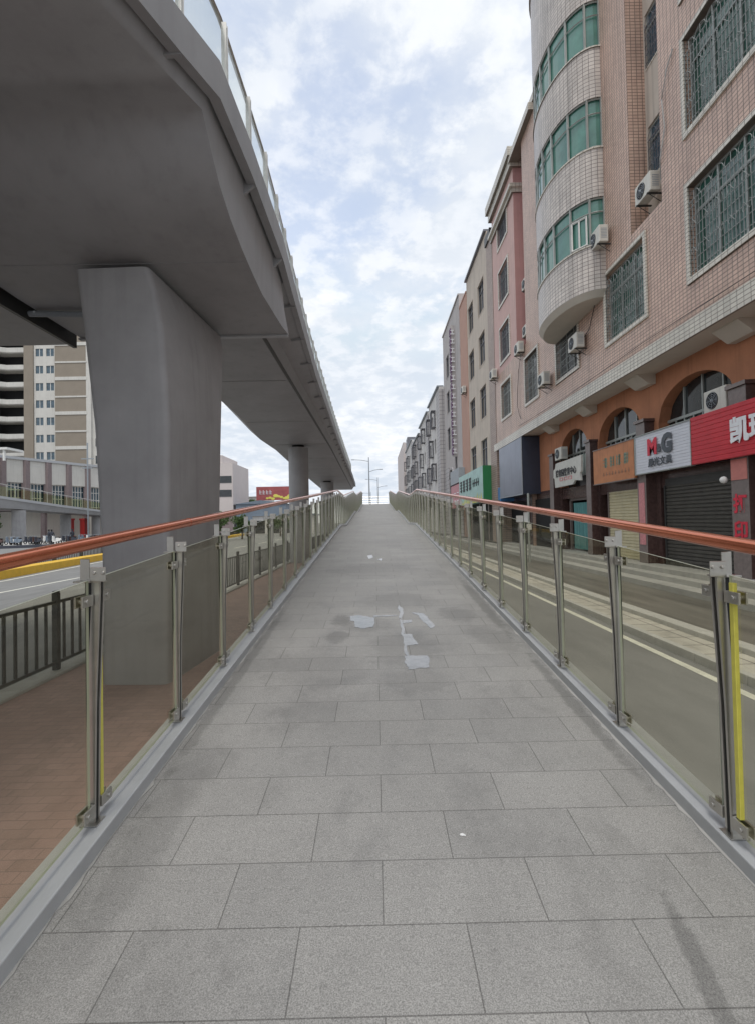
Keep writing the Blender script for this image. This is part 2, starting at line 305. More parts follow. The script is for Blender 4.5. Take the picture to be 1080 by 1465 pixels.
def copy_tree(o, parent=None, loc=None, rz=None, label=None):
    c = o.copy(); COL.objects.link(c); c.parent = parent
    if loc is not None: c.location = loc
    if rz is not None: c.rotation_euler = (0, 0, rz)
    if label: c['label'] = label
    for k in kids(o): copy_tree(k, c)
    return c
def interp(tab, y, j=1):
    if y <= tab[0][0]: return tab[0][j]
    for a, b in zip(tab, tab[1:]):
        if y <= b[0]: return a[j] + (b[j] - a[j]) * (y - a[0]) / (b[0] - a[0])
    return tab[-1][j]
def text(s, m, X, yc, zc, height, width, parent, name='lettering', flip=False, depth=.012, bold=0, rotm=None, loc=None):
    """lettering facing -X (towards the street), reading from far to near"""
    cu = bpy.data.curves.new('tmp', 'FONT'); cu.body = s; cu.size = 1; cu.extrude = .02; cu.offset = bold
    cu.align_x = 'CENTER'; cu.resolution_u = 3
    o = bpy.data.objects.new('tmp', cu); COL.objects.link(o); dg = bpy.context.evaluated_depsgraph_get()
    me = bpy.data.meshes.new_from_object(o.evaluated_get(dg)); bpy.data.objects.remove(o)
    xs = [v.co.x for v in me.vertices]; ys = [v.co.y for v in me.vertices]
    if not xs: return None
    cx, cy = (min(xs) + max(xs)) / 2, (min(ys) + max(ys)) / 2
    sx, sy = width / (max(xs) - min(xs)), height / (max(ys) - min(ys))
    base = world_loc(parent)
    for v in me.vertices:
        u, q, t = (v.co.x - cx) * sx, (v.co.y - cy) * sy, v.co.z * depth / .04
        if rotm == 'front': p = Vector((X + u, yc - depth - t, zc + q))      # facing -Y
        else: p = Vector((X - depth - t, yc - u, zc + q))
        v.co = p - base
    me.materials.clear(); me.materials.append(m)
    ob = bpy.data.objects.new(name, me); COL.objects.link(ob); ob.parent = parent
    return ob
# ------------------------------------------------------------------ ground
struct(MB().face([(-700, -300, 0), (700, -300, 0), (700, 1500, 0), (-700, 1500, 0)]).build('road', M['asphalt'], origin=(0, 0, 0)))
struct(MB().box(-4.3, -1.6, -12, 62, -.2, .10).build('pavement', M['brickpave'], origin=(0, 0, 0)))
kb = MB()
for i in range(74): kb.box(-4.62, -4.304, -12 + i, -12 + i + .992, -.2, .135)
struct(kb.build('kerb', M['kerb'], origin=(0, 0, 0), bevel=.012))
# right: edge line, gutter kerb, pale slabs, raised band, damp concrete, shop plinth
struct(MB().face([(4.22, -12, .004), (4.34, -12, .004), (4.34, 130, .004), (4.22, 130, .004)]).build('road_line', M['roadline'], origin=(0, 0, 0)))
struct(MB().box(4.62, 5.2, -12, 150, -.2, .11).build('pavement', M['palepave'], origin=(0, 0, 0)))
k2 = MB()
for i in range(0, 160): k2.box(4.5, 4.617, -12 + i, -11.01 + i, -.2, .13)
struct(k2.build('kerb', M['kerb'], origin=(0, 0, 0), bevel=.01))
k3 = MB()
for i in range(0, 160): k3.box(5.203, 5.46, -12 + i, -11.006 + i, -.2, .2)
struct(k3.build('kerb', M['kerb'], origin=(0, 0, 0), bevel=.015))
struct(MB().box(5.463, 7.3, -12, 150, -.2, .19).build('pavement', M['darkpave'], origin=(0, 0, 0)))
struct(MB().box(7.303, 7.75, -12, 150, -.2, .34).box(7.75, 8.1, -12, 150, -.2, .48).box(8.1, 12, -12, 150, -.2, .62).build('steps', M['concrete'], origin=(0, 0, 0), bevel=.015))
# left carriageway paint
rl = MB()
for i in range(8): rl.face([(-12.45, -2 + i * 9 + 0., .004), (-12.3, -2 + i * 9, .004), (-12.3, 2.5 + i * 9, .004), (-12.45, 2.5 + i * 9, .004)])
LK = [(-20, -13.0), (5, -14.6), (20, -15.44), (30, -17.04), (60, -20.5), (90, -24)]
for (a, b) in zip(LK, LK[1:]):
    rl.face([(a[1] + .35, a[0], .004), (a[1] + .5, a[0], .004), (b[1] + .5, b[0], .004), (b[1] + .35, b[0], .004)])
struct(rl.build('road_line', M['roadline'], origin=(0, 0, 0)))
yk = MB()
for (a, b) in zip(LK, LK[1:]):
    yk.loft([[(p[1], p[0], -.1), (p[1] - .04, p[0], .36), (p[1] - .75, p[0], .36), (p[1] - .8, p[0], -.1)] for p in (a, b)])
tag(yk.build('median_kerb', M['yellow'], origin=(-15.4, 20, 0), bevel=.02), 'bright yellow painted raised median kerb across the left road', 'kerb')
# ------------------------------------------------------------------ the ramp
PROF = [(-6.1, .006), (18, 1.93), (21.5, 1.93), (31.5, 2.73), (35.5, 2.73), (49.5, 3.85), (57, 3.85)]
fz = lambda y: interp(PROF, y) if y > -6.1 else .006
XL, XR = -1.24, 1.45
ramp = MB(); under = MB()
for a, b in zip(PROF, PROF[1:]):
    ramp.face([(XL, a[0], a[1]), (XR, a[0], a[1]), (XR, b[0], b[1]), (XL, b[0], b[1])])
struct(ramp.build('ramp_path', M['granite'], origin=(0, 0, 0)))
under.loft([[(-1.40, y, z - .01), (-1.40, y, max(z - .55, -.1)), (1.61, y, max(z - .55, -.1)), (1.61, y, z - .01)] for y, z in PROF])
for y0, y1 in ((-6, 4), (4, 9)):
    under.loft([[(-1.35, y, fz(y) - .3), (-1.35, y, -.1), (1.56, y, -.1), (1.56, y, fz(y) - .3)] for y in (y0, y1)])
for y in (20, 33.5, 50): under.cyl((.1, y), .4, -.1, fz(y) - .5)
struct(under.build('ramp_base', M['bridge'], origin=(0, 0, 0)))
# rain water lying on the paving
def on_ramp(px, py):
    dxx, dyy = px - 537, py - 746; a = dxx - .02 * dyy; b = dyy + .02 * dxx; d = 1.61 * 700 / (b + 56); return a * d / 700, d
PUD = [[(500, 881), (516, 880), (536, 884), (534, 897), (520, 899), (508, 897), (507, 889), (502, 888)],
       [(569, 866), (575, 870), (578, 877), (574, 886), (570, 884), (573, 876), (568, 871)],
       [(575, 888), (590, 886), (589, 890), (577, 892)],
       [(574, 905), (588, 908), (598, 922), (580, 924), (576, 917)],
       [(578, 938), (612, 938), (614, 955), (584, 957), (579, 949)],
       [(596, 877), (608, 880), (622, 896), (616, 899), (602, 887)],
       [(571, 886), (575, 887), (578, 905), (575, 906)], [(577, 923), (581, 923), (584, 938), (580, 938)], [(535, 881), (569, 880), (569, 881.5), (535, 882.5)], [(588, 876), (604, 877), (612, 884), (598, 881)],
       [(526, 795), (533, 794), (534, 798), (528, 800)], [(540, 800), (546, 799), (545, 803)]]
for i, poly in enumerate(PUD):
    pts = [on_ramp(*p) for p in poly]; cxp = sum(p[0] for p in pts) / len(pts); cyp = sum(p[1] for p in pts) / len(pts)
    fin = []
    for (p, q) in zip(pts, pts[1:] + pts[:1]):
        for k in range(4):
            t = k / 4; x = p[0] + (q[0] - p[0]) * t; y = p[1] + (q[1] - p[1]) * t
            fin.append((x + random.uniform(-.009, .009), y + random.uniform(-.014, .014)))
    mb = MB(); c = (cxp, cyp, fz(cyp) + .0035)
    for p, q in zip(fin, fin[1:] + fin[:1]): mb.face([c, (*p, fz(p[1]) + .003), (*q, fz(q[1]) + .003)])
    struct(mb.build('puddle', M['water']))
def litter(px, py, r, label, m_='paper'):
    x, y = on_ramp(px, py); mb = MB(); mb.ball((x, y, fz(y) + r * .3), r, 7, (1, .8, .45)); mb.ball((x + r, y - r * .4, fz(y) + r * .25), r * .6, 6, (1, .7, .5))
    o = mb.build('crumpled_tissue', M[m_]); tag(o, label, 'litter')
litter(659, 1191, .011, 'small white crumpled tissue on the grey paving of the ramp')
# ------------------------------------------------------------------ ramp railings
def railing(side, X_kerb_in, X_kerb_out, X_post, X_rail, y0, step, label, RH):
    s = side
    root = thing('glass_railing', (X_post, 0, .49), label, 'railing', 'railings along both edges of the ramp')
    ys = [-6, *[p[0] for p in PROF[1:]]]; ys[-1] = 52.5
    kb_ = MB(); xa, xb = sorted((X_kerb_in, X_kerb_out))
    kb_.loft([[(xa, y, fz(y) - .03), (xb, y, fz(y) - .03), (xb, y, fz(y) + .07), (xa, y, fz(y) + .07)] for y in ys])
    kb_.build('kerb_beam', M['railkerb'], root, bevel=.006)
    jt = MB(); g = X_kerb_in - s * .006
    rings = []; yy = -5.5
    while yy < 30:      # crumbling mortar along the foot of the beam
        wj = random.uniform(.003, .012) + (random.random() < .2) * .012; x0, x1 = sorted((X_kerb_in - s * wj, X_kerb_in + s * .002)); rings.append([(x0, yy, fz(yy) - .002), (x1, yy, fz(yy) - .002), (x1, yy, fz(yy) + .007), (x0, yy, fz(yy) + .003)]); yy += random.uniform(.03, .12)
    jt.loft(rings)
    jt.build('mortar_joint', M['concrete'], root)
    # handrail: a copper coloured tube that follows the slope and levels out over the landings
    hr = MB(); pts = []
    for y in [-6] + [p[0] for p in PROF[1:-1]] + [52.5]:
        z = fz(y) + RH
        if pts and y in (18, 21.5, 31.5, 35.5, 49.5):
            pts.append((X_rail, y - .12, fz(y - .12) + RH)); pts.append((X_rail, y, z + (0.0))); pts.append((X_rail, y + .12, fz(y + .12) + RH))
        else: pts.append((X_rail, y, z))
    hr.tube(pts, .031, 16); hr.build('handrail', M['copper'], root, smooth=True)
    for y in (3.6, 7.6, 11.6, 15.6, 24.5, 28.5, 39.5, 44.5): MB().tube([(X_rail, y - .02, fz(y - .02) + RH), (X_rail, y + .02, fz(y + .02) + RH)], .0325, 16).build('rail_joint', M['copper'], root, smooth=True)
    n = int((52 - (y0 - 3 * step)) / step); proto = None; first = y0 - 3 * step
    post_ys = [first + i * step for i in range(n + 1)]
    kt = lambda y: fz(y) + .07
    def post(y):
        mb = MB(); zb = kt(y)
        lean = -s * .035
        for k, dy in enumerate((-.022, .010)):      # two flat plates
            w0, w1 = .021, .018
            rings = []
            for zz, ww, ox in ((0, w0, 0), (.55, w0 * .95, lean * .3), (1.06, w1, lean), (1.16, w1, lean)):
                c = X_post + ox
                rings.append([(c - ww, y + dy, zb + zz), (c + ww, y + dy, zb + zz), (c + ww, y + dy + .012, zb + zz), (c - ww, y + dy + .012, zb + zz)])
            mb.loft(rings)
        mb.box(X_post - .04, X_post + .04, y - .04, y + .036, zb, zb + .006)
        p = mb.build('post', M['steel'], root)
        hd = MB(); c = X_post + lean
        xa_, xb_ = sorted((c - s * .052, c + s * .02))
        hd.box(xa_, xb_, y - .032, y - .027, zb + 1.105, zb + 1.17)
        hd.box(X_rail - .022, X_rail + .022, y + .03, y + .036, zb + 1.10, zb + 1.205)
        hd.box(min(c, X_rail) - .02, max(c, X_rail) + .02, y - .03, y + .036, zb + 1.10, zb + 1.108)
        for q in (0.0, .04): hd.tube([(c - s * q, y - .032, zb + 1.145), (c - s * q, y - .040, zb + 1.145)], .008, 8)
        hd.build('rail_bracket', M['steel'], p, bevel=.002)
        gp = MB(); gp.box(X_post - .02, X_post + .02, y - .010, y + .010, zb + .01, zb + 1.1)  # near-black bar paints the shade in the gap between the two plates
        gp.build('gap_shade_strip', M['darkgap'], p)
        cl = MB()
        cl.v = []; 
        def clamp(yc_, zc_, dirn):
            m_ = MB(); sl = fz(yc_ + .05) - fz(yc_ - .05)
            y1, y2 = sorted((yc_, yc_ + dirn * .085)); xx = X_glass
            m_.box(xx - .020, xx - .010, y1, y2, zc_, zc_ + .05); m_.box(xx + .010, xx + .020, y1, y2, zc_, zc_ + .05)
            m_.box(xx - .010, xx + .010, *( (y1, y1 + .01) if dirn > 0 else (y2 - .01, y2)), zc_, zc_ + .05)
            ym = yc_ + dirn * .055
            m_.tube([(xx - .028, ym, zc_ + .025), (xx + .028, ym, zc_ + .025)], .011, 8)
            return m_
        if y < 14:
            for dirn, yo in ((1, .028), (-1, -.028)):
                for zc_ in (.05, 1.0):
                    clamp(y + yo, zb + zc_ + dirn * .05 * .08, dirn).build('glass_clamp', M['steel'], p, bevel=.002)
        if y < 2.7 and y > 1.5:
            ys_ = MB(); q = y - .055 if s > 0 else y + .05
            ys_.box(X_glass - .009, X_glass + .009, q - .012, q + .010, zb + .1, zb + 1.08); ys_.build('protective_strip', M['yellowstrip'], p)
        return p
    X_glass = X_post + s * 0.0 - s * .01
    for y in post_ys: post(y)
    for a, b in zip(post_ys, post_ys[1:]):
        if any(a < k < b for k in (18, 21.5, 31.5, 35.5, 49.5)): ys_ = [a + .045] + [k for k in (18, 21.5, 31.5, 35.5, 49.5) if a < k < b] + [b - .045]
        else: ys_ = [a + .045, b - .045]
        gm = MB(); t = .006
        rings = [[(X_glass - t, y, fz(y) + .11), (X_glass + t, y, fz(y) + .11), (X_glass + t, y, fz(y) + 1.185), (X_glass - t, y, fz(y) + 1.185)] for y in ys_]
        bb = len(gm.v); gm.loft(rings)
        for i, f in enumerate(gm.f):        # broad faces clear, edges pale
            vs = [gm.v[k] for k in f]; gm.m[i] = 0 if max(v[0] for v in vs) - min(v[0] for v in vs) < 1e-6 else 1
        gm.build('glass_panel', [M['railglass'], M['glassedge']], root)
    return root
railing(-1, -1.24, -1.40, -1.325, -1.37, 2.28, .962, 'left glass balustrade with copper handrail on the side of the bridge piers', 1.34)
railing(1, 1.45, 1.61, 1.505, 1.535, 2.11, .952, 'right glass balustrade with copper handrail on the side of the shops', 1.312)
# barrier across the far top of the ramp
er = thing('end_barrier', (.1, 56.5, 3.85), 'thin steel barrier of horizontal bars across the far top end of the ramp', 'barrier')
for x in (-1.6, 2.2):
    MB().box(x - .06, x + .06, 56.4, 56.6, 3.85, 5.05).build('post', M['steel'], er)
for z in (4.15, 4.4, 4.65, 4.95): MB().tube([(-1.6, 56.5, z), (2.2, 56.5, z)], .02, 6).build('bar', M['steel'], er)
# ------------------------------------------------------------------ elevated footbridge
FX = [(-12, 8.4), (0, 3.35), (4.38, 1.68), (4.87, 1.478), (6, 1.43), (7.94, 1.414), (9.16, 1.466), (14.4, 1.66), (25, 1.86), (35, 2.0), (48.6, 2.13), (60, 2.3)]
HX = [(-12, 8.7, 6.3), (0, 3.7, 6.3), (3.0, 2.515, 6.3), (3.94, 2.09, 6.3), (4.4, 1.88, 6.3), (4.87, 1.665, 6.3), (4.98, 1.655, 6.16), (5.08, 1.645, 6.03), (5.3, 1.63, 5.82), (5.65, 1.615, 5.66), (6.1, 1.605, 5.56), (6.6, 1.60, 5.51), (7.17, 1.60, 5.49), (8.3, 1.54, 5.49), (8.77, 1.486, 5.49)]
TOPZ = 6.8; DKZ = 6.47
bridge = thing('footbridge', (-3.5, 8, 5.4), 'grey elevated footbridge with curved soffit and glass parapet running over the left side', 'footbridge')
ys = sorted(set([p[0] for p in HX] + [-8, -4, 1, 2, 3, 4.38, 4.6, 6.5, 7.6]))
g1 = MB(); rings = []
for y in ys:
    f = interp(FX, y); h = interp(HX, y); z = interp(HX, y, 2)
    rings.append([(-(f + .13), y, DKZ), (-(f + .15), y, DKZ - .03), (-(f + .15 + (h - f - .15) * .35), y, DKZ - (DKZ - z) * .55), (-h, y, z), (-max(h + .2, 5.2), y, z), (-max(h + .3, 5.24), y, DKZ)])
g1.loft(rings)
g1.build('haunch_girder', M['bridge'], bridge, smooth=True, sharp=66)
g2 = MB(); rings = []
LE = [(8.8, 5.1), (17.4, 5.35), (23, 5.77), (26.7, 5.72), (34.4, 6.05), (60, 6.8)]
for y in [8.775, 12, 17.4, 23, 26.7, 30, 34.4, 42, 50, 60]:
    f = interp(FX, y); l_ = interp(LE, y); c_ = 2.34 + max(0, y - 26) * .012
    rings.append([(-(f + .11), y, DKZ - .02), (-(c_ - .18), y, 6.36), (-c_, y, 6.06), (-(l_ - .45), y, 6.06), (-l_, y, DKZ)])
g2.loft(rings); g2.build('box_girder', M['bridge'], bridge)
MB().tube([(-2.31, 8.8, 6.10), (-2.31, 26, 6.10), (-2.70, 58, 6.10)], .045, 8).build('crease_tube', M['black'], bridge)  # black tube that draws a dark line along the girder's bottom crease
MB().box(-5.24, -1.50, 8.70, 8.80, 5.455, 5.492).build('edge_light_strip', M['railkerb'], bridge, bevel=.008)  # added pale strip; its colour paints a bright edge where the haunch ends
for yy in (2.2, 6.35): MB().box(-5.1, -interp(HX, yy) - .05, yy - .006, yy + .006, interp(HX, yy, 2) - .006, interp(HX, yy, 2) + .02).build('weld_seam', M['bridge'], bridge)
for yy in (13.5, 19.0, 24.5, 30, 36, 42): MB().box(-4.9, -2.4, yy - .012, yy + .012, 6.05, 6.07).build('weld_seam', M['bridge'], bridge)
dk = MB(); ys = sorted(set([p[0] for p in FX] + [-6, 2, 8.77, 8.9, 17.4, 20, 23, 26.7, 30, 34.4, 42, 54]))
dk.loft([[(-(interp(FX, y) + .02), y, TOPZ - .02), (-(interp(FX, y) + .02), y, DKZ + .01), (-(interp(LE, y) if y > 8.8 else max(interp(FX, y) + 1, 5.3)), y, DKZ + .01), (-(interp(LE, y) if y > 8.8 else max(interp(FX, y) + 1, 5.3)), y, TOPZ - .02)] for y in ys])
dk.build('deck', M['bridge'], bridge)
fa = MB()      # edge plate with a small turned-in lip
fa.loft([[(-interp(FX, y), y, TOPZ), (-interp(FX, y), y, DKZ - .06), (-interp(FX, y) - .11, y, DKZ - .06), (-interp(FX, y) - .11, y, DKZ - .035), (-interp(FX, y) - .018, y, DKZ - .035), (-interp(FX, y) - .018, y, TOPZ)] for y in ys])
fa.build('fascia_plate', M['bridge'], bridge)
y = 2.65
while y < 52:
    f = interp(FX, y); h = interp(HX, y) if y < 8.77 else 2.2
    z = interp(HX, y, 2) if y < 8.77 else 6.12
    mb = MB(); t = .02; e = min(h - f, .75)
    mb.loft([[(-(f + .02), yy, DKZ), (-(f + .02), yy, DKZ - .075), (-(f + .13 + e * .3), yy, DKZ - .05 - (DKZ - z) * .18), (-(f + .16 + e * .35), yy, DKZ)] for yy in (y - t, y + t)])
    mb.build('bracket', M['bridge'], bridge); y += 1.75
y = 4.62 - 6
pys = []
while y < 50: pys.append(y); y += 1.0
for y in pys:
    x = -(interp(FX, y) + .2); mb = MB(); mb.box(x - .03, x + .03, y - .035, y - .015, TOPZ - .02, TOPZ + 1.15); mb.box(x - .03, x + .03, y + .015, y + .035, TOPZ - .02, TOPZ + 1.15); mb.box(x - .02, x + .035, y - .015, y + .015, TOPZ, TOPZ + 1.1)
    mb.build('parapet_post', M['steel'], bridge)
for a, b in zip(pys, pys[1:]):
    xa, xb = -(interp(FX, a) + .2), -(interp(FX, b) + .2)
    MB().loft([[(xx - .005, yy, TOPZ + .06), (xx + .005, yy, TOPZ + .06), (xx + .005, yy, TOPZ + 1.05), (xx - .005, yy, TOPZ + 1.05)] for xx, yy in ((xa, a + .05), (xb, b - .05))]).build('parapet_glass', M['bridgeglass'], bridge)
MB().tube([(-(interp(FX, y) + .26), y, TOPZ + 1.24) for y in pys], .03, 8).build('parapet_handrail', M['steel'], bridge, smooth=True)
# second deck beyond the gap, with pipes slung in the gap
d2 = thing('adjoining_deck', (-8.5, 0, 5.5), 'plain grey deck slab beyond the pipe filled gap, left of the near pier', 'bridge deck')
MB().box(-22, -5.42, -14, 8.86, 5.42, 6.5).build('slab', M['bridge'], d2, bevel=.02)
MB().box(-5.42, -5.36, -14, 8.86, 5.36, 6.2).build('edge_flange', M['black'], d2)
MB().tube([(-5.29, -14, 5.6), (-5.29, 8.6, 5.6)], .05, 10).build('pipe', M['black'], d2, smooth=True)
MB().tube([(-5.3, 7.55, 5.43), (-4.35, 7.62, 5.43)], .045, 10).tube([(-4.35, 7.62, 5.43), (-4.3, 7.62, 5.5)], .05, 10).build('pipe', M['lampgrey'], d2, smooth=True)
# piers
p1 = MB()
lev = [(.0, [(-3.5, 6.24), (-2.65, 6.2), (-2.5, 7.9), (-3.5, 7.9)]), (1.8, [(-3.5, 6.24), (-2.62, 6.2), (-2.5, 7.9), (-3.5, 7.9)]), (3.4, [(-3.58, 6.24), (-2.60, 6.2), (-2.5, 8.05), (-3.58, 8.0)]),
       (4.6, [(-3.70, 6.24), (-2.66, 6.2), (-2.52, 8.25), (-3.7, 8.2)]), (5.1, [(-3.76, 6.24), (-2.74, 6.2), (-2.58, 8.5), (-3.76, 8.4)]), (5.42, [(-3.80, 6.24), (-2.84, 6.2), (-2.66, 8.66), (-3.8, 8.6)])]
def rounded(q, r=.08, n=3):
    o = []
    for i, p in enumerate(q):
        a, b = Vector(q[i - 1]), Vector(q[(i + 1) % len(q)]); p = Vector(p); u = (a - p).normalized() * r; v = (b - p).normalized() * r
        for k in range(n + 1):
            t = k / n; o.append(((1 - t) ** 2 * (p + u) + 2 * t * (1 - t) * p + t * t * (p + v)))
    return o
p1.loft([[(v.x, v.y, z) for v in rounded(q)] for z, q in lev])
pr = thing('bridge_pier', (-3.1, 7, .1), 'massive flared grey pier standing on the brick pavement beside the left railing', 'bridge pier', 'piers carrying the footbridge')
p1.build('shaft', M['pier'], pr, smooth=True)
MB().box(-3.55, -2.9, 6.6, 8.2, 5.42, 5.49).build('bearing', M['darkgap'], pr)
for i, (x, yy, r_, lab) in enumerate(((-3.86, 25, .5, 'round grey column under the bridge, just beyond the flared pier'), (-4.55, 47, .62, 'farthest round grey column where the bridge meets the ramp top'))):
    pr = thing('bridge_pier', (x, yy, 0), lab, 'bridge pier', 'piers carrying the footbridge')
    MB().cyl((x, yy), r_, 0, 5.93, 40).build('shaft', M['pier'], pr, smooth=True)
    MB().cyl((x, yy), r_ * .6, 5.93, 6.06, 16).build('bearing', M['darkgap'], pr)
# ------------------------------------------------------------------ roadside fence on the left kerb
fn = thing('roadside_fence', (-4.45, 10, .135), 'black metal picket fence along the kerb of the left road', 'fence')
for i in range(19):
    y = .83 + i * 3.0
    if y > 60: break
    MB().box(-4.49, -4.41, y - .04, y + .04, .135, 1.2).cyl((-4.45, y), .048, 1.2, 1.225, 8).build('post', M['black'], fn, bevel=.01)
    mb = MB(); mb.box(-4.47, -4.43, y + .06, y + 2.94, 1.05, 1.09); mb.box(-4.47, -4.43, y + .06, y + 2.94, .22, .26)
    k = 0
    while y + .17 + k * .187 < y + 2.9: yy = y + .17 + k * .187; mb.box(-4.46, -4.44, yy - .021, yy + .021, .26, 1.05); k += 1
    mb.build('picket_panel', M['black'], fn)
fn2 = thing('median_fence', (-16, 20, .26), 'low black picket fence behind the yellow median kerb', 'fence')
for (a, b) in zip(LK[1:], LK[2:]):
    n = int((b[0] - a[0]) / 3)
    for i in range(n):
        t0, t1 = i / n, (i + 1) / n; q = lambda t: (a[1] - .95 + (b[1] - a[1]) * t, a[0] + (b[0] - a[0]) * t)
        P, Q = q(t0), q(t1); MB().box(P[0] - .05, P[0] + .05, P[1] - .05, P[1] + .05, 0, .95).build('post', M['black'], fn2)
        mb = MB()
        for z in (.25, .85): mb.tube([(*P, z), (*Q, z)], .025, 4)
        for k in range(1, 15): t = k / 15; x, yy = P[0] + (Q[0] - P[0]) * t, P[1] + (Q[1] - P[1]) * t; mb.box(x - .02, x + .02, yy - .02, yy + .02, .25, .85)
        mb.build('picket_panel', M['black'], fn2)
# ------------------------------------------------------------------ buildings along the right
def wall_mesh(mb, X, y0, y1, z0, z1, holes, rev=.18, depth=None):
    ysx = sorted(set([y0, y1] + [v for h in holes for v in h[:2] if y0 < v < y1])); zs = sorted(set([z0, z1] + [v for h in holes for v in h[2:4] if z0 < v < z1]))
    for a, b in zip(ysx, ysx[1:]):
        for c, d in zip(zs, zs[1:]):
            ym, zm = (a + b) / 2, (c + d) / 2
            if any(h[0] < ym < h[1] and h[2] < zm < h[3] for h in holes): continue
            mb.face([(X, a, c), (X, a, d), (X, b, d), (X, b, c)])
    for h in holes:
        r = h[4] if len(h) > 4 else rev; a, b, c, d = h[:4]; X2 = X + r
        mb.face([(X, a, c), (X2, a, c), (X2, a, d), (X, a, d)]); mb.face([(X, b, c), (X, b, d), (X2, b, d), (X2, b, c)])
        mb.face([(X, a, c), (X, b, c), (X2, b, c), (X2, a, c)]); mb.face([(X, a, d), (X2, a, d), (X2, b, d), (X, b, d)])
    if depth:
        Xb = X + depth
        mb.face([(X, y0, z0), (X, y0, z1), (Xb, y0, z1), (Xb, y0, z0)][::-1]); mb.face([(X, y1, z0), (X, y1, z1), (Xb, y1, z1), (Xb, y1, z0)])
        mb.face([(X, y0, z1), (X, y1, z1), (Xb, y1, z1), (Xb, y0, z1)]); mb.face([(Xb, y0, z0), (Xb, y0, z1), (Xb, y1, z1), (Xb, y1, z0)])
def window(root, X, y0, y1, z0, z1, frame='whitetile', pane='glassgreen', grille='grille', cols=4, trim=.13, proud=.05, detail=2, rev=.18, sash='alum', curls=True, bars=None, transom=.72):
    """trim frame proud of the wall, sashes, pane and an ornamental security grille"""
    if trim:
        fr = MB(); xa, xb = X - proud, X + .002
        fr.box(xa, xb, y0 - trim, y1 + trim, z0 - trim * 1.1, z0); fr.box(xa, xb, y0 - trim, y1 + trim, z1, z1 + trim)
        fr.box(xa, xb, y0 - trim, y0, z0, z1); fr.box(xa, xb, y1, y1 + trim, z0, z1)
        f = fr.build('window', M[frame], root, bevel=.008 if detail > 1 else 0)
    else:
        f = MB().box(X - .02, X + .12, y0, y1, z0 - .05, z0).build('window', M[frame], root)
    XP = X + rev - .02
    MB().face([(XP, y0, z0), (XP, y0, z1), (XP, y1, z1), (XP, y1, z0)]).build('pane', M[pane], f)
    sh = MB(); t = .028; xs0, xs1 = XP - .045, XP - .005; zt = z0 + (z1 - z0) * transom
    for i in range(cols + 1):
        yy = y0 + (y1 - y0) * i / cols; yy = min(max(yy, y0 + t), y1 - t); sh.box(xs0, xs1, yy - t, yy + t, z0, z1)
    for z in (z0 + t, zt, z1 - t): sh.box(xs0 + .002, xs1 + .002, y0, y1, z - t, z + t)
    sh.build('sash', M[sash], f)
    if grille:
        g = MB(); xg = X - .02 if detail > 1 else X + .02; b = .0065
        nb = bars or max(4, int((y1 - y0) / .115)); zc = z1 - .42
        for i in range(nb + 1):
            yy = y0 + .03 + (y1 - y0 - .06) * i / nb; g.box(xg - b, xg + b, yy - b, yy + b, z0, zc if curls else z1)
        z = z0 + .12; k = 0
        while z < zc + .01: g.box(xg - b, xg + b, y0, y1, z - b, z + b); z += .26 if detail > 1 else .4
        g.box(xg - b, xg + b, y0, y1, zc - b, zc + b)
        if curls:
            nc = max(2, round((y1 - y0) / .42)); wv = (y1 - y0) / nc
            for i in range(nc):
                yc = y0 + wv * (i + .5); rr = wv * .46
                pts = [(xg, yc + rr * math.cos(a), zc + .06 + rr * .85 * math.sin(a)) for a in [math.pi * k / 10 for k in range(11)]]
                g.tube(pts, .009, 4)
                for sgn in (-1, 1):
                    g.tube([(xg, yc + sgn * (rr - .10 + .10 * math.cos(a)), zc + .06 - .10 * math.sin(a)) for a in [math.pi * k / 6 for k in range(7)]], .008, 4)
                g.tube([(xg, yc, zc), (xg, yc, zc + rr * .85 + .06)], .008, 4)
            if detail > 1:
                for i in range(nc):
                    yc = y0 + wv * (i + .5)
                    for zz in (z0 + (zc - z0) * .33, z0 + (zc - z0) * .7):
                        g.tube([(xg - .004, yc + .13 * math.cos(a) , zz + .10 * math.sin(2 * a)) for a in [2 * math.pi * k / 14 for k in range(15)]], .007, 4)
        g.build('security_grille', M[grille], f)
    return f
# --- near pink tiled building
X = 7.9
B1 = thing('pink_tiled_building', (X, 14, .62), 'nearest building, pink tiled with a rounded glazed bay and barred windows over arched shops', 'building')
holes = [(8.6, 11.9, 7.95, 10.2, .2), (13.93, 16.28, 7.92, 10.18, .2), (18.62, 20.8, 7.95, 10.0, .2), (23.2, 25.15, 8.0, 10.3, .2), (8.6, 11.9, 11.6, 13.9, .2), (8.6, 11.9, 15.05, 17.4, .2), (3.2, 6.5, 7.95, 10.2, .2), (3.2, 6.5, 11.6, 13.9, .2),
         (13.0, 14.6, 10.6, 21.99, .55), (24.9, 26.5, 11.1, 21.99, .6)]
wm = MB(); wall_mesh(wm, X, 1.5, 26.5, 6.95, 22.0, holes)
wm.face([(X, 1.5, 6.5), (X, 1.5, 22), (17, 1.5, 22), (17, 1.5, 6.5)]); wm.face([(X, 1.5, 22), (X, 26.5, 22), (17, 26.5, 22), (17, 1.5, 22)]); wm.face([(X + .6, 26.5, .6), (X + .6, 26.5, 22), (17, 26.5, 22), (17, 26.5, .6)])
wm.face([(17, 1.5, 0), (17, 26.5, 0), (17, 26.5, 22), (17, 1.5, 22)])
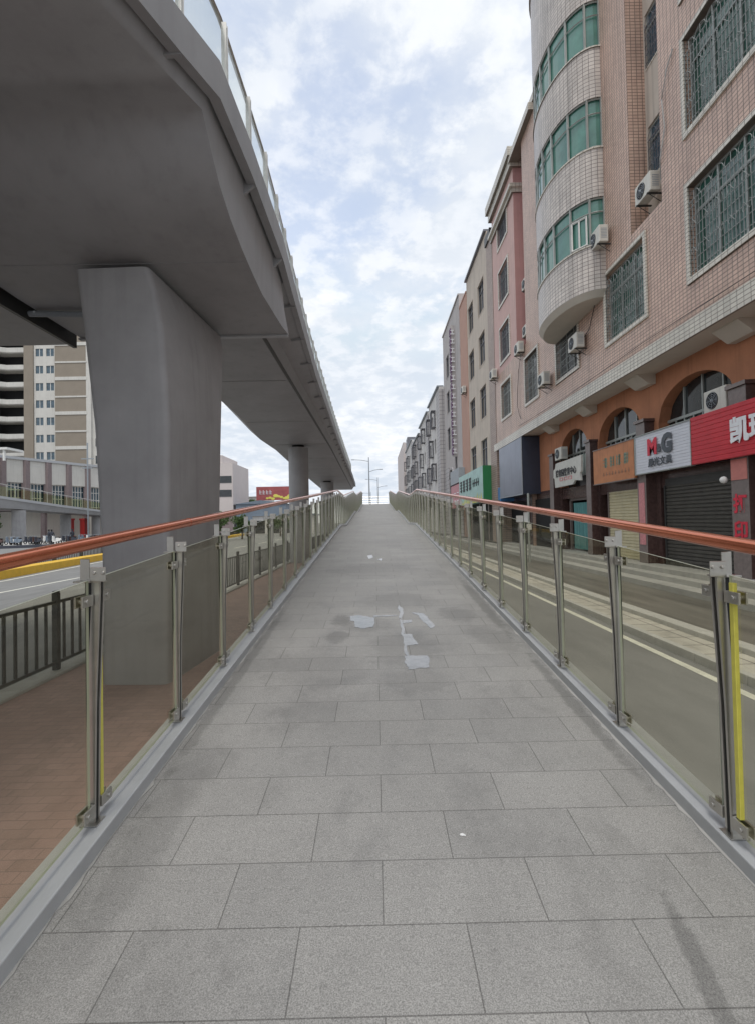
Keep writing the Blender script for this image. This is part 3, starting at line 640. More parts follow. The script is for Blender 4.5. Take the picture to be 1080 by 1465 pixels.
# back wall of the slot, with openings for its windows
sl = MB(); wall_mesh(sl, X + .549, 13.0, 14.6, 10.6, 22, [(13.15, 14.5, 12.2, 13.8, .12), (13.15, 14.5, 15.6, 17.25, .12)])
wm.build('wall', M['pink'], B1)
sl.build('slot_wall', M['beige'], B1)
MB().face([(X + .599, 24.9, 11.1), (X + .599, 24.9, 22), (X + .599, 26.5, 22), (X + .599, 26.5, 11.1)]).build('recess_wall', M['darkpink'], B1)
for z0, z1 in ((12.2, 13.8), (15.6, 17.25)): window(B1, X + .549, 13.15, 14.5, z0, z1, trim=0, pane='glassblue', grille='grilledark', cols=2, rev=.12)
MB().box(X - .035, X + .02, 1.5, 32.0, 6.5, 6.95).build('tile_band', M['whitetile'], B1)
MB().box(X - .06, X + .3, 1.5, 26.5, 22.0, 22.35).box(X - .25, X + .3, 22.9, 26.5, 21.6, 21.95).build('cornice', M['whitetile'], B1)
for h in holes[:8]: window(B1, X, *h[:4], rev=.2, cols=4 if h[1] - h[0] > 3 else 3, pane='glassgreen' if h[1] < 17 else 'glassdark', grille='grille')
# rounded bay
bay_c, ba, bb_ = 18.6, 2.4, 1.22
def bayring(z, k=1.0, n=28):
    return [(X - bb_ * k * abs(math.sin(math.pi * i / n)) ** .9, bay_c - ba * (0.5 + .5 * k) * math.cos(math.pi * i / n), z) for i in range(n + 1)]
def bay_band(name, z0, z1, k, m_, uv=False, parent=B1, k0=None):
    mb = MB(); a, b = bayring(z0, k if k0 is None else k0), bayring(z1, k); sacc = 0
    for i in range(len(a) - 1):
        L = math.dist(b[i], b[i + 1]); mb.face([a[i], b[i], b[i + 1], a[i + 1]], [(sacc, z0), (sacc, z1), (sacc + L, z1), (sacc + L, z0)]); sacc += L
    mb.face(a); mb.face(list(reversed(b)))
    return mb.build(name, m_, parent, smooth=False)
wz = [(11.25, 12.9), (14.55, 16.3), (18.0, 19.65)]
prev = 9.75
bay_band('bay_foot', 9.55, 9.75, 1, M['soffit'], k0=.86)
for z0, z1 in wz:
    bay_band('bay_spandrel', prev, z0, 1, M['baytile'])
    bay_band('bay_sill', z0, z0 + .05, 1.03, M['whitetile'])
    wdw = bay_band('bay_window', z0 + .05, z1, .92, M['glassmint'])
    fr = MB(); rg = bayring(0, .965)
    for i in (0, 3, 7, 11, 14, 17, 21, 25, 28):
        x, yy, _ = rg[i]; fr.box(x - .03, x + .03, yy - .035, yy + .035, z0 + .05, z1)
    for zz in (z0 + .09, z0 + (z1 - z0) * .70, z1 - .04):
        fr.tube([(p[0], p[1], zz) for p in rg], .028, 4)
    fr.build('bay_frame', M['alum'], wdw)
    if z0 < 12:
        ws = MB(); a_, b_ = rg[3], rg[7]
        p, q = Vector(a_), Vector(b_); d = (q - p)
        for t in (.12, .5, .88):
            c = p + d * t; ws.box(c.x - .06, c.x - .02, c.y - .03, c.y + .03, z0 + .1, z0 + .1 + 1.0)
        for zz in (z0 + .12, z0 + 1.08): ws.tube([(p.x + d.x * .1 - .04, p.y + d.y * .1, zz), (p.x + d.x * .9 - .04, p.y + d.y * .9, zz)], .035, 4)
        ws.build('white_sash', M['white'], wdw)
    prev = z1
bay_band('bay_parapet', prev, 23.5, 1, M['baytile'])
bay_band('bay_coping', 23.5, 23.65, 1.05, M['whitetile'])
# arcade level: orange wall with arches
XS = 8.76
arches = [(3.4, 6.7), (7.5, 10.8), (11.72, 14.95), (15.95, 19.0), (19.95, 22.9)]
aw = MB(); ZS, ZT = 4.95, 5.98
def arch_z(y, a, b): t = (y - (a + b) / 2) / ((b - a) / 2); return ZS + (ZT - ZS) * math.sqrt(max(0, 1 - t * t))
cur = 1.5; ZL = 3.5
for a, b in arches:
    aw.face([(XS, cur, ZL), (XS, cur, 6.5), (XS, a, 6.5), (XS, a, ZL)]); al = MB().face([(XS, cur, .6), (XS, cur, ZL), (XS, a, ZL), (XS, a, .6)])
    n = 20
    for i in range(n):
        ya, yb = a + (b - a) * i / n, a + (b - a) * (i + 1) / n; za, zb = arch_z(ya, a, b), arch_z(yb, a, b)
        aw.face([(XS, ya, za), (XS, ya, 6.5), (XS, yb, 6.5), (XS, yb, zb)]); aw.face([(XS, ya, za), (XS, yb, zb), (XS + .4, yb, zb), (XS + .4, ya, za)])
    for q in (a, b):
        aw.face([(XS, q, ZL), (XS, q, ZS), (XS + .4, q, ZS), (XS + .4, q, ZL)])
    al.face([(XS, a, .6), (XS, a, ZL), (XS + .4, a, ZL), (XS + .4, a, .6)])
    if cur > 1.5: al.face([(XS, cur, .6), (XS, cur, ZL), (XS + .4, cur, ZL), (XS + .4, cur, .6)])
    al.build('stone_cladding', M['marble'], B1)
    cur = b
aw.face([(XS, cur, ZL), (XS, cur, 6.5), (XS, 32, 6.5), (XS, 32, ZL)]); al = MB().face([(XS, cur, .6), (XS, cur, ZL), (XS, 32, ZL), (XS, 32, .6)]).face([(XS, cur, .6), (XS, cur, ZL), (XS + .4, cur, ZL), (XS + .4, cur, .6)])
aw.build('arcade_wall', M['orange'], B1); al.build('stone_cladding', M['marble'], B1)
MB().box(XS - .06, XS - .005, 24.3, 27.2, .62, 3.1).box(XS - .06, XS - .005, 27.8, 31.2, .62, 3.1).build('dark_doorway', M['interior'], B1)
so = MB(); so.box(X + .02, XS + 1.5, 1.5, 32, 6.498, 6.7)
for yp in (7.1, 11.25, 15.45, 19.45, 23.4):
    so.loft([[(X + .3, yy, 6.498), (X + .3, yy, 6.47), (XS - .2, yy, 6.2), (XS - .001, yy, 6.2), (XS - .001, yy, 6.498)] for yy in (yp - .42, yp + .42)])
so.build('soffit', M['soffit'], B1)
for yp, wd in ((7.1, .5), (11.28, .55), (15.45, .5), (19.3, .42), (23.35, .5)):
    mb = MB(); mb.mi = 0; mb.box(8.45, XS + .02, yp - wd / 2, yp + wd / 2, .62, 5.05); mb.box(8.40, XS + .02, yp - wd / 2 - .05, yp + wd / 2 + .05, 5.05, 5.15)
    for i, f in enumerate(mb.f): mb.m[i] = 1 if abs(sum(mb.v[k][0] for k in f) / 4 - 8.45) < .06 and len({round(mb.v[k][0], 3) for k in f}) == 1 else 0  # street faces take the paler marble, so their light is painted in
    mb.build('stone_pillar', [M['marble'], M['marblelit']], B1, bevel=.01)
MB().face([(XS + 1.6, 1.5, .6), (XS + 1.6, 1.5, 6.5), (XS + 1.6, 32, 6.5), (XS + 1.6, 32, .6)]).box(XS + .4, XS + 1.6, 1.5, 32, 6.46, 6.49).build('shop_interior', M['interior'], B1)
XW = XS + .28
for bi, (a, b) in enumerate(arches):
    wn = MB(); t = .035
    wn.box(XW, XW + .06, a, b, 3.92, 4.0)
    for k in range(1, 4):
        yy = a + (b - a) * k / 4; wn.box(XW, XW + .05, yy - t * .7, yy + t * .7, 3.9, arch_z(yy, a, b))
    wn.box(XW - .01, XW + .06, a, b, 4.93, 5.01)
    for k in (.5, 1.5, 2.5, 3.5):
        yy = a + (b - a) * k / 4; wn.box(XW + .005, XW + .045, yy - .025, yy + .025, 4.0, 4.93)
    wf = wn.build('arched_window', M['alum'], B1)
    gp = MB(); n = 16
    for i in range(n):
        ya, yb = a + (b - a) * i / n, a + (b - a) * (i + 1) / n
        gp.face([(XW + .055, ya, 3.4), (XW + .055, ya, arch_z(ya, a, b)), (XW + .055, yb, arch_z(yb, a, b)), (XW + .055, yb, 3.4)])
    gp.build('pane', M['glassdark'], wf)
    for k, ww in ((.28, .26), (.55, .33), (.68, .3)):
        yy = b - (b - a) * k; MB().box(XW + .03, XW + .05, yy - ww / 2, yy + ww / 2, 3.95, 4.85).build('curtain', M['curtain'], wf)
    lt = MB(); lt.box(XS + .05, XS + .3, a, b, 2.95, 3.45); lt.build('lintel', M['marble'], B1)
def shutter(a, b, m_, z0=.62, z1=2.97):
    mb = MB(); x = XS + .07; z = z0; h = .105; rings = []
    while z < z1 - .01:
        rings += [(x, z), (x - .028, z + .02), (x - .028, z + h - .025), (x, z + h - .004)]; z += h
    mb.loft([[(p[0], yy, p[1]) for p in rings] for yy in (a, b)], cap=False, close=False)
    s_ = mb.build('roller_shutter', M[m_], B1)
    for q in (a - .06, b): MB().box(x - .06, x + .04, q, q + .06, z0, z1 + .05).build('guide_rail', M['black'] if m_ == 'shutterblack' else M['marblelit'], s_)
shutter(11.95, 14.75, 'shutterblack'); shutter(15.85, 18.35, 'shuttercream'); shutter(7.8, 10.6, 'shutterblack'); shutter(3.7, 6.5, 'shutterblack')
MB().box(XS + .02, XS + .3, 11.95, 14.75, 2.99, 3.2).build('shutter_box', M['black'], B1)
# door of the teaching centre, teal curtain
cu = MB(); n = 26; cu.loft([[(XS + .25 + .03 * math.sin(i * 1.7), 20.6 + i * .06, z) for i in range(n)] for z in (.7, 2.75)], cap=False, close=False); cu.build('door_curtain', M['tealcloth'], B1)
MB().box(XS + .15, XS + .25, 20.45, 20.55, .62, 2.95).box(XS + .15, XS + .25, 22.3, 22.4, .62, 2.95).box(XS + .15, XS + .25, 20.4, 22.4, 2.85, 2.95).build('door_frame', M['marblelit'], B1)
# --- shop signs
def signbox(name, label, y0, y1, z0, z1, m_, x=8.32, t=.1, louv=0, tilt=0):
    r = thing(name, (x, (y0 + y1) / 2, z0), label, 'shop sign')
    mb = MB()
    if louv:
        n = louv; h = (z1 - z0) / n
        prof = []
        for k in range(n): prof += [(x + .012, z0 + k * h), (x, z0 + k * h + h * .14), (x, z0 + (k + 1) * h - h * .14), (x + .012, z0 + (k + 1) * h)]
        prof += [(x + t, z1), (x + t, z0)]
        mb.loft([[(p[0], yy, p[1]) for p in prof] for yy in (y0, y1)])
    else: mb.box(x, x + t, y0, y1, z0, z1)
    mb.build('panel', M[m_], r)
    return r
s = signbox('shop_sign', 'white louvred sign with red and grey logo over the black shutter', 12.76, 15.5, 3.42, 4.6, 'signwhite', louv=14)
fr = MB(); fr.box(8.29, 8.42, 12.745, 12.76, 3.4, 4.62).box(8.29, 8.42, 15.5, 15.53, 3.4, 4.62).box(8.29, 8.42, 12.76, 15.5, 4.6, 4.625).box(8.29, 8.42, 12.76, 15.5, 3.395, 3.42); fr.build('frame', M['alum'], s)
text('M', M['inkred'], 8.30, 14.53, 4.17, .50, .48, s, bold=.05); text('&', M['inkgrey'], 8.295, 14.16, 4.08, .26, .22, s, bold=.03); text('G', M['inkgrey'], 8.30, 13.80, 4.17, .58, .50, s, bold=.06)
text('晨光文具', M['inkgrey'], 8.30, 14.16, 3.70, .26, 1.18, s, bold=.025)
s = signbox('shop_sign', 'glossy red ribbed sign with large white lettering at the right edge of the view', 8.2, 12.735, 3.41, 4.64, 'signred', x=8.30, louv=11)
text('凯瑞', M['inkwhite'], 8.28, 10.70, 4.02, .62, 1.18, s, bold=.035)
s = signbox('shop_sign', 'faded orange sign with barely legible teal lettering over the cream shutter', 15.62, 18.52, 3.33, 4.58, 'signorange')
gl = MB(); random.seed(3)
for i in range(4):
    yc = 17.55 - i * .48
    for k in range(7):
        if k % 2: gl.box(8.312, 8.321, yc - .16, yc + .16, 3.86 + k * .055, 3.885 + k * .055)
        else: u = yc - .14 + .28 * random.random(); gl.box(8.312, 8.321, u - .02, u + .02, 3.86, 4.22)
gl.build('faded_lettering', M['faintteal'], s)
gl = MB()
for i in range(9): yc = 17.7 - i * .22; gl.box(8.312, 8.321, yc - .07, yc + .07, 3.6, 3.63); gl.box(8.312, 8.321, yc - .02, yc + .02, 3.56, 3.70)
gl.build('faded_lettering', M['faintbrown'], s)
MB().box(8.30, 8.44, 15.60, 18.54, 3.30, 3.33).box(8.30, 8.44, 15.60, 18.54, 4.58, 4.61).build('frame', M['marblelit'], s)
random.seed(11)
s = thing('shop_sign', (8.32, 21.1, 3.48), 'soiled white sign with black characters and a broken lower corner over the teal curtain', 'shop sign')
out_ = [(19.62, 4.62), (19.66, 3.95), (19.78, 3.92), (19.72, 3.60), (20.3, 3.66), (20.5, 3.5), (22.55, 3.48), (22.6, 3.9), (22.72, 3.95), (22.7, 4.3), (22.5, 4.36), (22.4, 4.58)]
MB().loft([[(xx, p[0], p[1]) for p in out_] for xx in (8.32, 8.40)]).build('panel', M['signcream'], s)
text('博育园教育中心', M['inkblack'], 8.32, 21.25, 4.1, .34, 2.3, s, bold=.02)
rb = MB()
for yc in (21.75, 21.25, 20.75):
    rb.box(8.305, 8.318, yc - .17, yc + .17, 3.86, 3.875).box(8.305, 8.318, yc - .17, yc + .17, 3.74, 3.755).box(8.305, 8.318, yc - .17, yc - .15, 3.755, 3.86).box(8.305, 8.318, yc + .15, yc + .17, 3.755, 3.86)
rb.build('red_boxes', M['inkred'], s)
# big navy box sign beyond the teaching centre
s = thing('box_sign', (8.6, 28, 3.4), 'tall blank navy box sign projecting below the white tile band', 'sign')
mb = MB(); mb.box(7.80, 9.9, 25.8, 30.5, 3.4, 6.44)
mb.m = [1 if i == 4 else 0 for i in range(6)]; mb.build('panel', [M['signnavy'], M['signslate']], s)
MB().box(7.77, 7.80, 25.8, 30.5, 3.36, 3.42).box(7.77, 7.80, 25.76, 25.82, 3.36, 6.46).build('frame', M['lampgrey'], s)
# posters on the pillars
o = MB().box(8.435, 8.447, 11.03, 11.53, 2.9, 3.38).build('poster', M['postersalmon']); tag(o, 'plain salmon coloured sheet at the top of the pillar under the red sign', 'poster')
for zc, ch, lab in ((2.35, '打', 'red pasted character on dark pillar, the upper one of two'), (1.72, '印', 'red pasted character on dark pillar, the lower one of two')):
    r = thing('pasted_lettering', (8.44, 11.28, zc - .25), lab, 'poster')
    text(ch, M['inkred'], 8.445, 11.28, zc, .46, .42, r, bold=.03, depth=.006)
o = MB().box(8.435, 8.447, 15.28, 15.6, 1.2, 3.15).build('poster', M['posterpink']); tag(o, 'long pink vertical notice on the pillar between the two shutters', 'poster')
o = MB().ball((8.38, 11.7, 2.93), .085, 12).build('globe_lamp', M['white'], smooth=True); tag(o, 'white round lamp beside the salmon sheet below the red sign', 'lamp')
# --- air conditioners
def make_ac(loc, label):
    x, y, z = loc
    r = thing('air_conditioner', loc, label, 'air conditioner', 'air conditioner units on the facades')
    mb = MB().box(x - .30, x, y - .40, y + .40, z, z + .56); mb.build('casing', M['acwhite'], r, bevel=.02)
    f = MB(); f.loft([[(xx, y + .08 + rr * math.cos(2 * math.pi * k / 24), z + .28 + rr * math.sin(2 * math.pi * k / 24)) for k in range(24)] for xx, rr in ((x - .299, .215), (x - .315, .21), (x - .31, .16), (x - .302, .155))], cap=True)
    f.build('fan_opening', M['interior'], r)
    g = MB()
    for rr in (.20, .15, .10, .05): g.tube([(x - .318, y + .08 + rr * math.cos(2 * math.pi * k / 20), z + .28 + rr * math.sin(2 * math.pi * k / 20)) for k in range(21)], .005, 4)
    for k in range(8): a = k * math.pi / 4; g.tube([(x - .318, y + .08, z + .28), (x - .318, y + .08 + .2 * math.cos(a), z + .28 + .2 * math.sin(a))], .005, 4)
    g.ball((x - .32, y + .08, z + .28), .035, 8); g.build('fan_guard', M['lampgrey'], r)
    v = MB()
    for k in range(7): v.box(x - .24, x - .05, y - .404, y - .40, z + .12 + k * .05, z + .14 + k * .05)
    v.build('side_vents', M['lampgrey'], r)
    b = MB()
    for q in (-.28, .28): b.box(x - .33, x + .12, y + q - .02, y + q + .02, z - .04, z - .002); b.tube([(x - .28, y + q, z - .03), (x + .1, y + q, z - .28)], .013, 4)
    b.build('bracket', M['black'], r)
    return r
ac0 = make_ac((X - .12, 20.9 - 2.75, 8.35), 'white air conditioner beside the barred window just right of the rounded bay foot')
def ac(x, y, z, label): copy_tree(ac0, None, (x, y, z), None, label)
ac(X + .28, 13.9, 11.25, 'white air conditioner set in the tall recess of the pink tiled wall')
ac(X - .12, 16.15, 11.1, 'white air conditioner at the right end of the lowest bay windows')
ac(X - .12, 21.7, 8.0, 'white air conditioner below the left end of the rounded bay, left of a barred window')
ac(8.80, 12.1, 4.68, 'cream air conditioner standing on top of the red sign in the arched window')
ac(8.72, 22.35, 4.75, 'small air conditioner at the upper left corner of the soiled white sign')
ac(X + .45, 25.5, 14.2, 'white air conditioner highest in the rose coloured recess')
ac(X + .45, 25.6, 11.75, 'upper of the two close air conditioners low in the rose coloured recess')
ac(X - .05, 25.5, 10.75, 'lower of the two close air conditioners low in the rose coloured recess')
ac(X - .1, 30.9, 11.0, 'air conditioner at the far corner of the pink plaster building')
ac(X - .1, 41.2, 12.8, 'air conditioner on the terracotta wall strip of the beige building')
def cable(pts, label, m_='cable', r=.014):
    o = MB().tube(pts, r, 5).build('hanging_cable', M[m_], smooth=True); tag(o, label, 'cable')
def sag(ps, n=5):
    o = []
    for a, b in zip(ps, ps[1:]):
        for k in range(n): t = k / n; o.append(tuple(a[i] + (b[i] - a[i]) * t for i in range(3)))
    return o + [ps[-1]]
cable([(X - .03, 12.3, 14.1), (X - .05, 12.55, 13.8), (X - .05, 12.8, 13.2), (X - .04, 12.72, 12.4), (X - .05, 12.95, 11.7), (X + .1, 13.2, 11.3)], 'pale hose curving down to the air conditioner in the tall recess', 'concrete', .018)
cable([(X - .03, 16.9, 10.6), (X - .06, 17.1, 10.2), (X - .05, 17.0, 9.6), (X - .05, 17.5, 8.9), (X - .1, 17.9, 8.7)], 'black cable curving down the pink tiles to the air conditioner near the bay')
cable([(X - .05, 25.6, 11.0), (X - .07, 26.1, 10.0), (X - .06, 26.4, 9.0), (X - .06, 26.5, 8.2), (X - .06, 26.1, 7.6), (X - .06, 25.9, 7.4)], 'black cable hanging beside the two close air conditioners')
cable(sag([(X - .07, 2, 7.15), (X - .07, 8, 7.02), (X - .07, 14, 7.12), (X - .07, 20, 7.0), (X - .07, 26.3, 7.1)]), 'thin black cable running along the top of the white tile band', r=.009)
# --- pink plaster building
B2 = thing('pink_plaster_building', (X, 29, .6), 'pink plastered building with heavy cornice beyond the rounded bay', 'building')
hs = [(27.85, 29.9, z, z + 2.05, .18) for z in (8.2, 11.65, 15.15, 18.7)]
m1 = MB(); wall_mesh(m1, X, 26.5, 31.35, 11.1, 21.9, hs[1:], depth=9); m1.build('wall', M['pinkplaster'], B2)
m1 = MB(); wall_mesh(m1, X, 26.502, 31.35, 6.95, 11.1, hs[:1]); m1.build('lower_wall', M['pink'], B2)
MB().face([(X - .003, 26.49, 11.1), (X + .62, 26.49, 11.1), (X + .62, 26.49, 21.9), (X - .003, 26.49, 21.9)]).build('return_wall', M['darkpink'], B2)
MB().box(X - .35, X + .6, 26.2, 31.6, 21.9, 22.4).box(X - .2, X + .6, 26.35, 31.5, 21.4, 21.9).box(X - .25, X + .6, 26.3, 31.5, 20.25, 20.45).box(X - .12, X + .6, 26.4, 31.42, 20.0, 20.25).build('cornice', M['whitetile'], B2)
for h in hs: window(B2, X, *h[:4], pane='glassdark', grille='grilledark' if h[2] > 11 else 'grille', cols=2, detail=1)
# --- generic far buildings
def far_building(label, X, y0, y1, z1, wallm, wins, detail=1, roofm='lampgrey', eave=.25, pane='glassdark', trimm='alum', depth=9, z0=.6, extra=None, cages=False, cat='building', name='apartment_house'):
    r = thing(name, (X, (y0 + y1) / 2, z0), label, cat)
    m_ = MB(); wall_mesh(m_, X, y0, y1, z0, z1, [w_[:4] + (.16,) for w_ in wins], depth=depth); m_.build('wall', M[wallm], r)
    MB().box(X - eave, X + .5, y0 + .01, y1 - .01, z1, z1 + .14).build('eave', M[roofm], r)
    for i, w_ in enumerate(wins):
        f = window(r, X, *w_[:4], frame=trimm, pane=pane, grille=None, cols=2, trim=.06 if detail else 0, proud=.02, detail=0, rev=.16, sash='grilledark')
        if cages and i % cages != 0:
            c = MB(); a, b, c0, c1 = w_[0] - .1, w_[1] + .1, w_[2] - .15, w_[3] + .1; q = .018
            for k in range(7): yy = a + (b - a) * k / 6; c.box(X - .5, X - .5 + 2 * q, yy - q, yy + q, c0, c1)
            for k in range(3): xx = X - .5 + k * .17; c.box(xx, xx + 2 * q, a - q, a + q, c0, c1)
            for z in (c0, (c0 + c1) / 2, c1): c.box(X - .5, X, a, a + 2 * q, z - q, z + q); c.box(X - .5, X - .5 + 2 * q, a, b, z - q, z + q)
            c.box(X - .5, X, a, b, c0 - .03, c0); c.box(X - .52, X, a - .05, b + .05, c1, c1 + .03)
            c.build('window_cage', M['grilledark'], f)
    return r
rows = [(5.65, 7.85), (9.4, 11.65), (13.3, 15.5), (17.05, 19.3)]
B3 = far_building('beige plastered building with tall plain windows and a brown tiled corner strip', X + .02, 33.0, 40.3, 21.8, 'beige', [(a, b, c, d) for c, d in rows for a, b in ((34.1, 36.05), (37.85, 39.85))], trimm='beige', eave=.18, roofm='grilledark')
MB().box(X - .02, X + 3, 31.4, 33.0, .6, 20.6).build('corner_strip', M['browntile'], B3)
wp = MB().box(X - .12, X + .3, 31.6, 33.0, 20.6, 21.2); wp.build('roof_plant', M['black'], B3)
B3b = far_building('narrow terracotta painted strip building with a tall purple sign', X - .02, 40.3, 43.5, 21.0, 'orangewall', [], eave=.05, roofm='orangewall')
B4 = far_building('grey plastered building with an arched doorway behind the tall purple sign', X - .05, 43.5, 53.9, 22.3, 'greywall', [(50.0, 51.9, c, d) for c, d in ((9.4, 11.7), (13.3, 15.5), (17.0, 19.3))] + [(46.2, 47.4, 6.9, 9.0)], trimm='greywall', eave=.1, roofm='greywall')
ar = MB(); n = 14
pr_ = [(48.0, .6)] + [(49.45 - 1.45 * math.cos(math.pi * k / n), 6.0 + 1.3 * math.sin(math.pi * k / n)) for k in range(n + 1)] + [(50.9, .6)]
ar.face([(X - .06, p[0], p[1]) for p in pr_]).build('arched_doorway', M['interior'], B4)
ar = MB(); ar.tube([(X - .08, p[0], p[1]) for p in pr_[1:-1]], .14, 5).build('arch_moulding', M['greytile'], B4)
MB().box(X - .12, X, 43.5, 48.0, .6, 6.0).box(X - .12, X, 51.2, 53.9, .6, 7.6).build('tiled_base', M['greytile'], B4)
# tall vertical purple sign
s = thing('vertical_sign', (X - .35, 46.3, 8), 'tall narrow sign of purple and white characters fixed upright to the grey facade', 'sign')
MB().box(X - .45, X - .05, 46.1, 46.35, 8.1, 20.6).build('panel', M['greywall'], s)
random.seed(5)
for k in range(14):
    zc = 8.6 + k * .87; mb = MB()
    mb.box(X - .5, X - .40, 46.0, 46.5, zc - .36, zc + .36)
    for q in range(4): mb.box(X - .54, X - .5, 46.05 + random.random() * .2, 46.3 + random.random() * .2, zc - .25 + q * .15, zc - .20 + q * .15)
    mb.build('character_box', M['inkpurple'], s)
    MB().box(X - .48, X - .1, 45.97, 46.0, zc - .22, zc - .14).box(X - .34, X - .28, 45.96, 46.0, zc - .22, zc + .22).box(X - .48, X - .15, 45.97, 46.0, zc + .14, zc + .2).build('character', M['inkwhite'], s)
def sgn(label, y0, y1, z0, z1, m_, x=7.6, side=None):
    r = thing('shop_sign', (x, (y0 + y1) / 2, z0), label, 'shop sign'); mb = MB().box(x, x + .9, y0, y1, z0, z1); mb.m = [1 if i == 2 else 0 for i in range(6)]
    mb.build('panel', [M[m_], M[side or m_]], r); return r
s = sgn('pale teal sign with a deep green end panel and black lettering below the beige building', 33.0, 42.4, 3.3, 5.75, 'signteal', 7.3, 'signgreen')
gl = MB(); random.seed(9)
for i in range(4):
    yc = 41.4 - i * 1.3
    for k in range(4): gl.box(7.27, 7.295, yc - .42, yc + .42, 4.45 + k * .24, 4.55 + k * .24)
    for k in range(2): u = yc - .3 + .5 * random.random(); gl.box(7.268, 7.295, u - .07, u + .07, 4.35, 5.3)
for i in range(4): yc = 36.3 - i * .6; gl.box(7.27, 7.295, yc - .22, yc + .22, 4.7, 4.82).box(7.27, 7.295, yc - .06, yc + .06, 4.5, 5.05)
gl.build('lettering', M['inkblack'], s)
ly = MB()
for i in range(14): yc = 42 - i * .65; h = .25 + .5 * random.random(); ly.face([(7.29, yc - .3, 3.32), (7.29, yc + .3, 3.32), (7.29, yc + .05, 3.35 + h)])
ly.build('yellow_pattern', M['yellowstrip'], s)
s = sgn('pink sign at the foot of the grey building, left of the pale teal sign', 42.6, 47.6, 3.2, 5.3, 'signpink', 7.4)
gl = MB()
for i in range(3):
    for k in range(3): gl.box(7.375, 7.395, 43.3 + i * 1.5, 44.2 + i * 1.5, 3.8 + k * .35, 3.88 + k * .35)
gl.build('lettering', M['inkwhite'], s)
sgn('dark grey blank board above the pink sign', 42.7, 47.5, 5.4, 6.7, 'lampgrey', 7.35)
sgn('short blue fascia between the green end panel and the navy box sign', 30.8, 32.9, 3.2, 4.1, 'signblue', 7.9)
# houses farther down the row
def grid(y0, y1, n, rows_, wd=1.3): return [(y0 + (y1 - y0) * (i + .5) / n - wd / 2, y0 + (y1 - y0) * (i + .5) / n + wd / 2, a, b) for a, b in rows_ for i in range(n)]
rw = [(3.9, 5.3), (7.0, 8.7), (10.1, 11.8), (13.3, 15.0)]
def gable(r, X, y, z, m_='greytile', w_=2.2): MB().box(X - .03, X + w_, y, y + 2.6, .6, z).build('end_wall', M[m_], r)
def corr(label, X, y0, y1, z, wallm, n, cages=2):
    r = far_building(label, X, y0, y1, z, wallm, grid(y0 + 3, y1, n, rw), cages=cages, trimm='offwhite'); gable(r, X, y0 - .02, z - .3); return r
corr('first white house beyond the grey building, with tiled end wall and caged windows', 7.35, 54.2, 64.8, 17.0, 'offwhite', 3)
corr('second white house with caged windows farther along the right row', 7.25, 65.2, 77.0, 16.6, 'offwhite', 3)
corr('third pale house along the right row, before the one with a roof box', 7.2, 77.4, 91.0, 15.9, 'greywall', 4, 3)
b8 = corr('pale house with a dark box on its roof, far down the right row', 7.1, 91.5, 110, 17.3, 'offwhite', 5, 3)
MB().box(7.2, 10, 105.2, 109.5, 17.4, 20.2).build('roof_box', M['grilledark'], b8)
far_building('plain pale windowless block closing the far end of the right row', 6.7, 112, 140, 20.0, 'pinkwhite', [], eave=.02, roofm='pinkwhite')
# fill between shops beyond: dark shopfronts under the far buildings
for (a, b, lab) in ((31, 43, 'dark shopfront under the pale teal sign'),):
    r = thing('shopfront', (7.95, 37, .62), lab, 'shopfront'); MB().box(7.9, 7.93, a, b, .62, 3.3).build('opening', M['interior'], r)
    for k in range(5): MB().box(7.86, 7.9, a + k * 2.9, a + .2 + k * 2.9, .62, 3.3).build('door_jamb', M['marblelit'], r)
# street furniture behind the right railing: white box & posts
r = thing('notice_plate', (6.7, 21.4, .2), 'thin grey post seen between railing and dark shopfront', 'post'); MB().cyl((6.7, 21.4), .05, .19, 3.2, 8).build('pole', M['alum'], r); MB().box(6.6, 6.8, 21.35, 21.4, 1.6, 1.85).build('plate', M['white'], r)
# ------------------------------------------------------------------ far left: walkway, arcade block, tower
WK = [(-75, 60, 7.6, 6.2), (-55.5, 72, 6.94, 5.3), (-56.3, 88, 6.1, 4.9), (-57, 102, 5.5, 4.55), (-60, 125, 4.9, 3.9)]
wk = thing('elevated_walkway', (-56, 85, 0), 'distant elevated walkway with greenish glass parapet crossing at the far left', 'walkway')
def band(mb, f): mb.loft([[(x + dx_, y, z) for dx_, z in f(x, y, zt, zb)] for x, y, zt, zb in WK])
mb = MB(); band(mb, lambda x, y, zt, zb: [(0, zt - .25), (-.4, zb), (-4.4, zb), (-5, zt - .25)]); mb.build('deck', M['bridge'], wk)
mb = MB(); band(mb, lambda x, y, zt, zb: [(0.1, zt - .3), (0.1, zt + .1), (-.05, zt + .1), (-.05, zt - .3)]); mb.build('edge_beam', M['railkerb'], wk)
mb = MB(); band(mb, lambda x, y, zt, zb: [(0.0, zt + .1), (0.0, zt + 1.6), (-.04, zt + 1.6), (-.04, zt + .1)]); mb.build('glass_parapet', M['farglass'], wk)
mb = MB(); mb.tube([(x, y, zt + 1.9) for x, y, zt, zb in WK], .06, 6); mb.build('handrail', M['steel'], wk)
mb = MB()
for (x0, y0_, z0_, _), (x1, y1_, z1_, _2) in zip(WK, WK[1:]):
    for k in range(8): t = k / 8; mb.box(x0 + (x1 - x0) * t - .04, x0 + (x1 - x0) * t + .04, y0_ + (y1_ - y0_) * t - .04, y0_ + (y1_ - y0_) * t + .04, z0_ + (z1_ - z0_) * t, z0_ + (z1_ - z0_) * t + 1.85)
mb.build('parapet_posts', M['steel'], wk)
for x, y, r_, zt in ((-57.0, 78.5, .95, 5.0), (-60.6, 96, .95, 4.6), (-59.8, 105, .8, 4.4)):
    MB().cyl((x, y), r_, 0, zt, 20).build('column', M['pier'], wk, smooth=True)
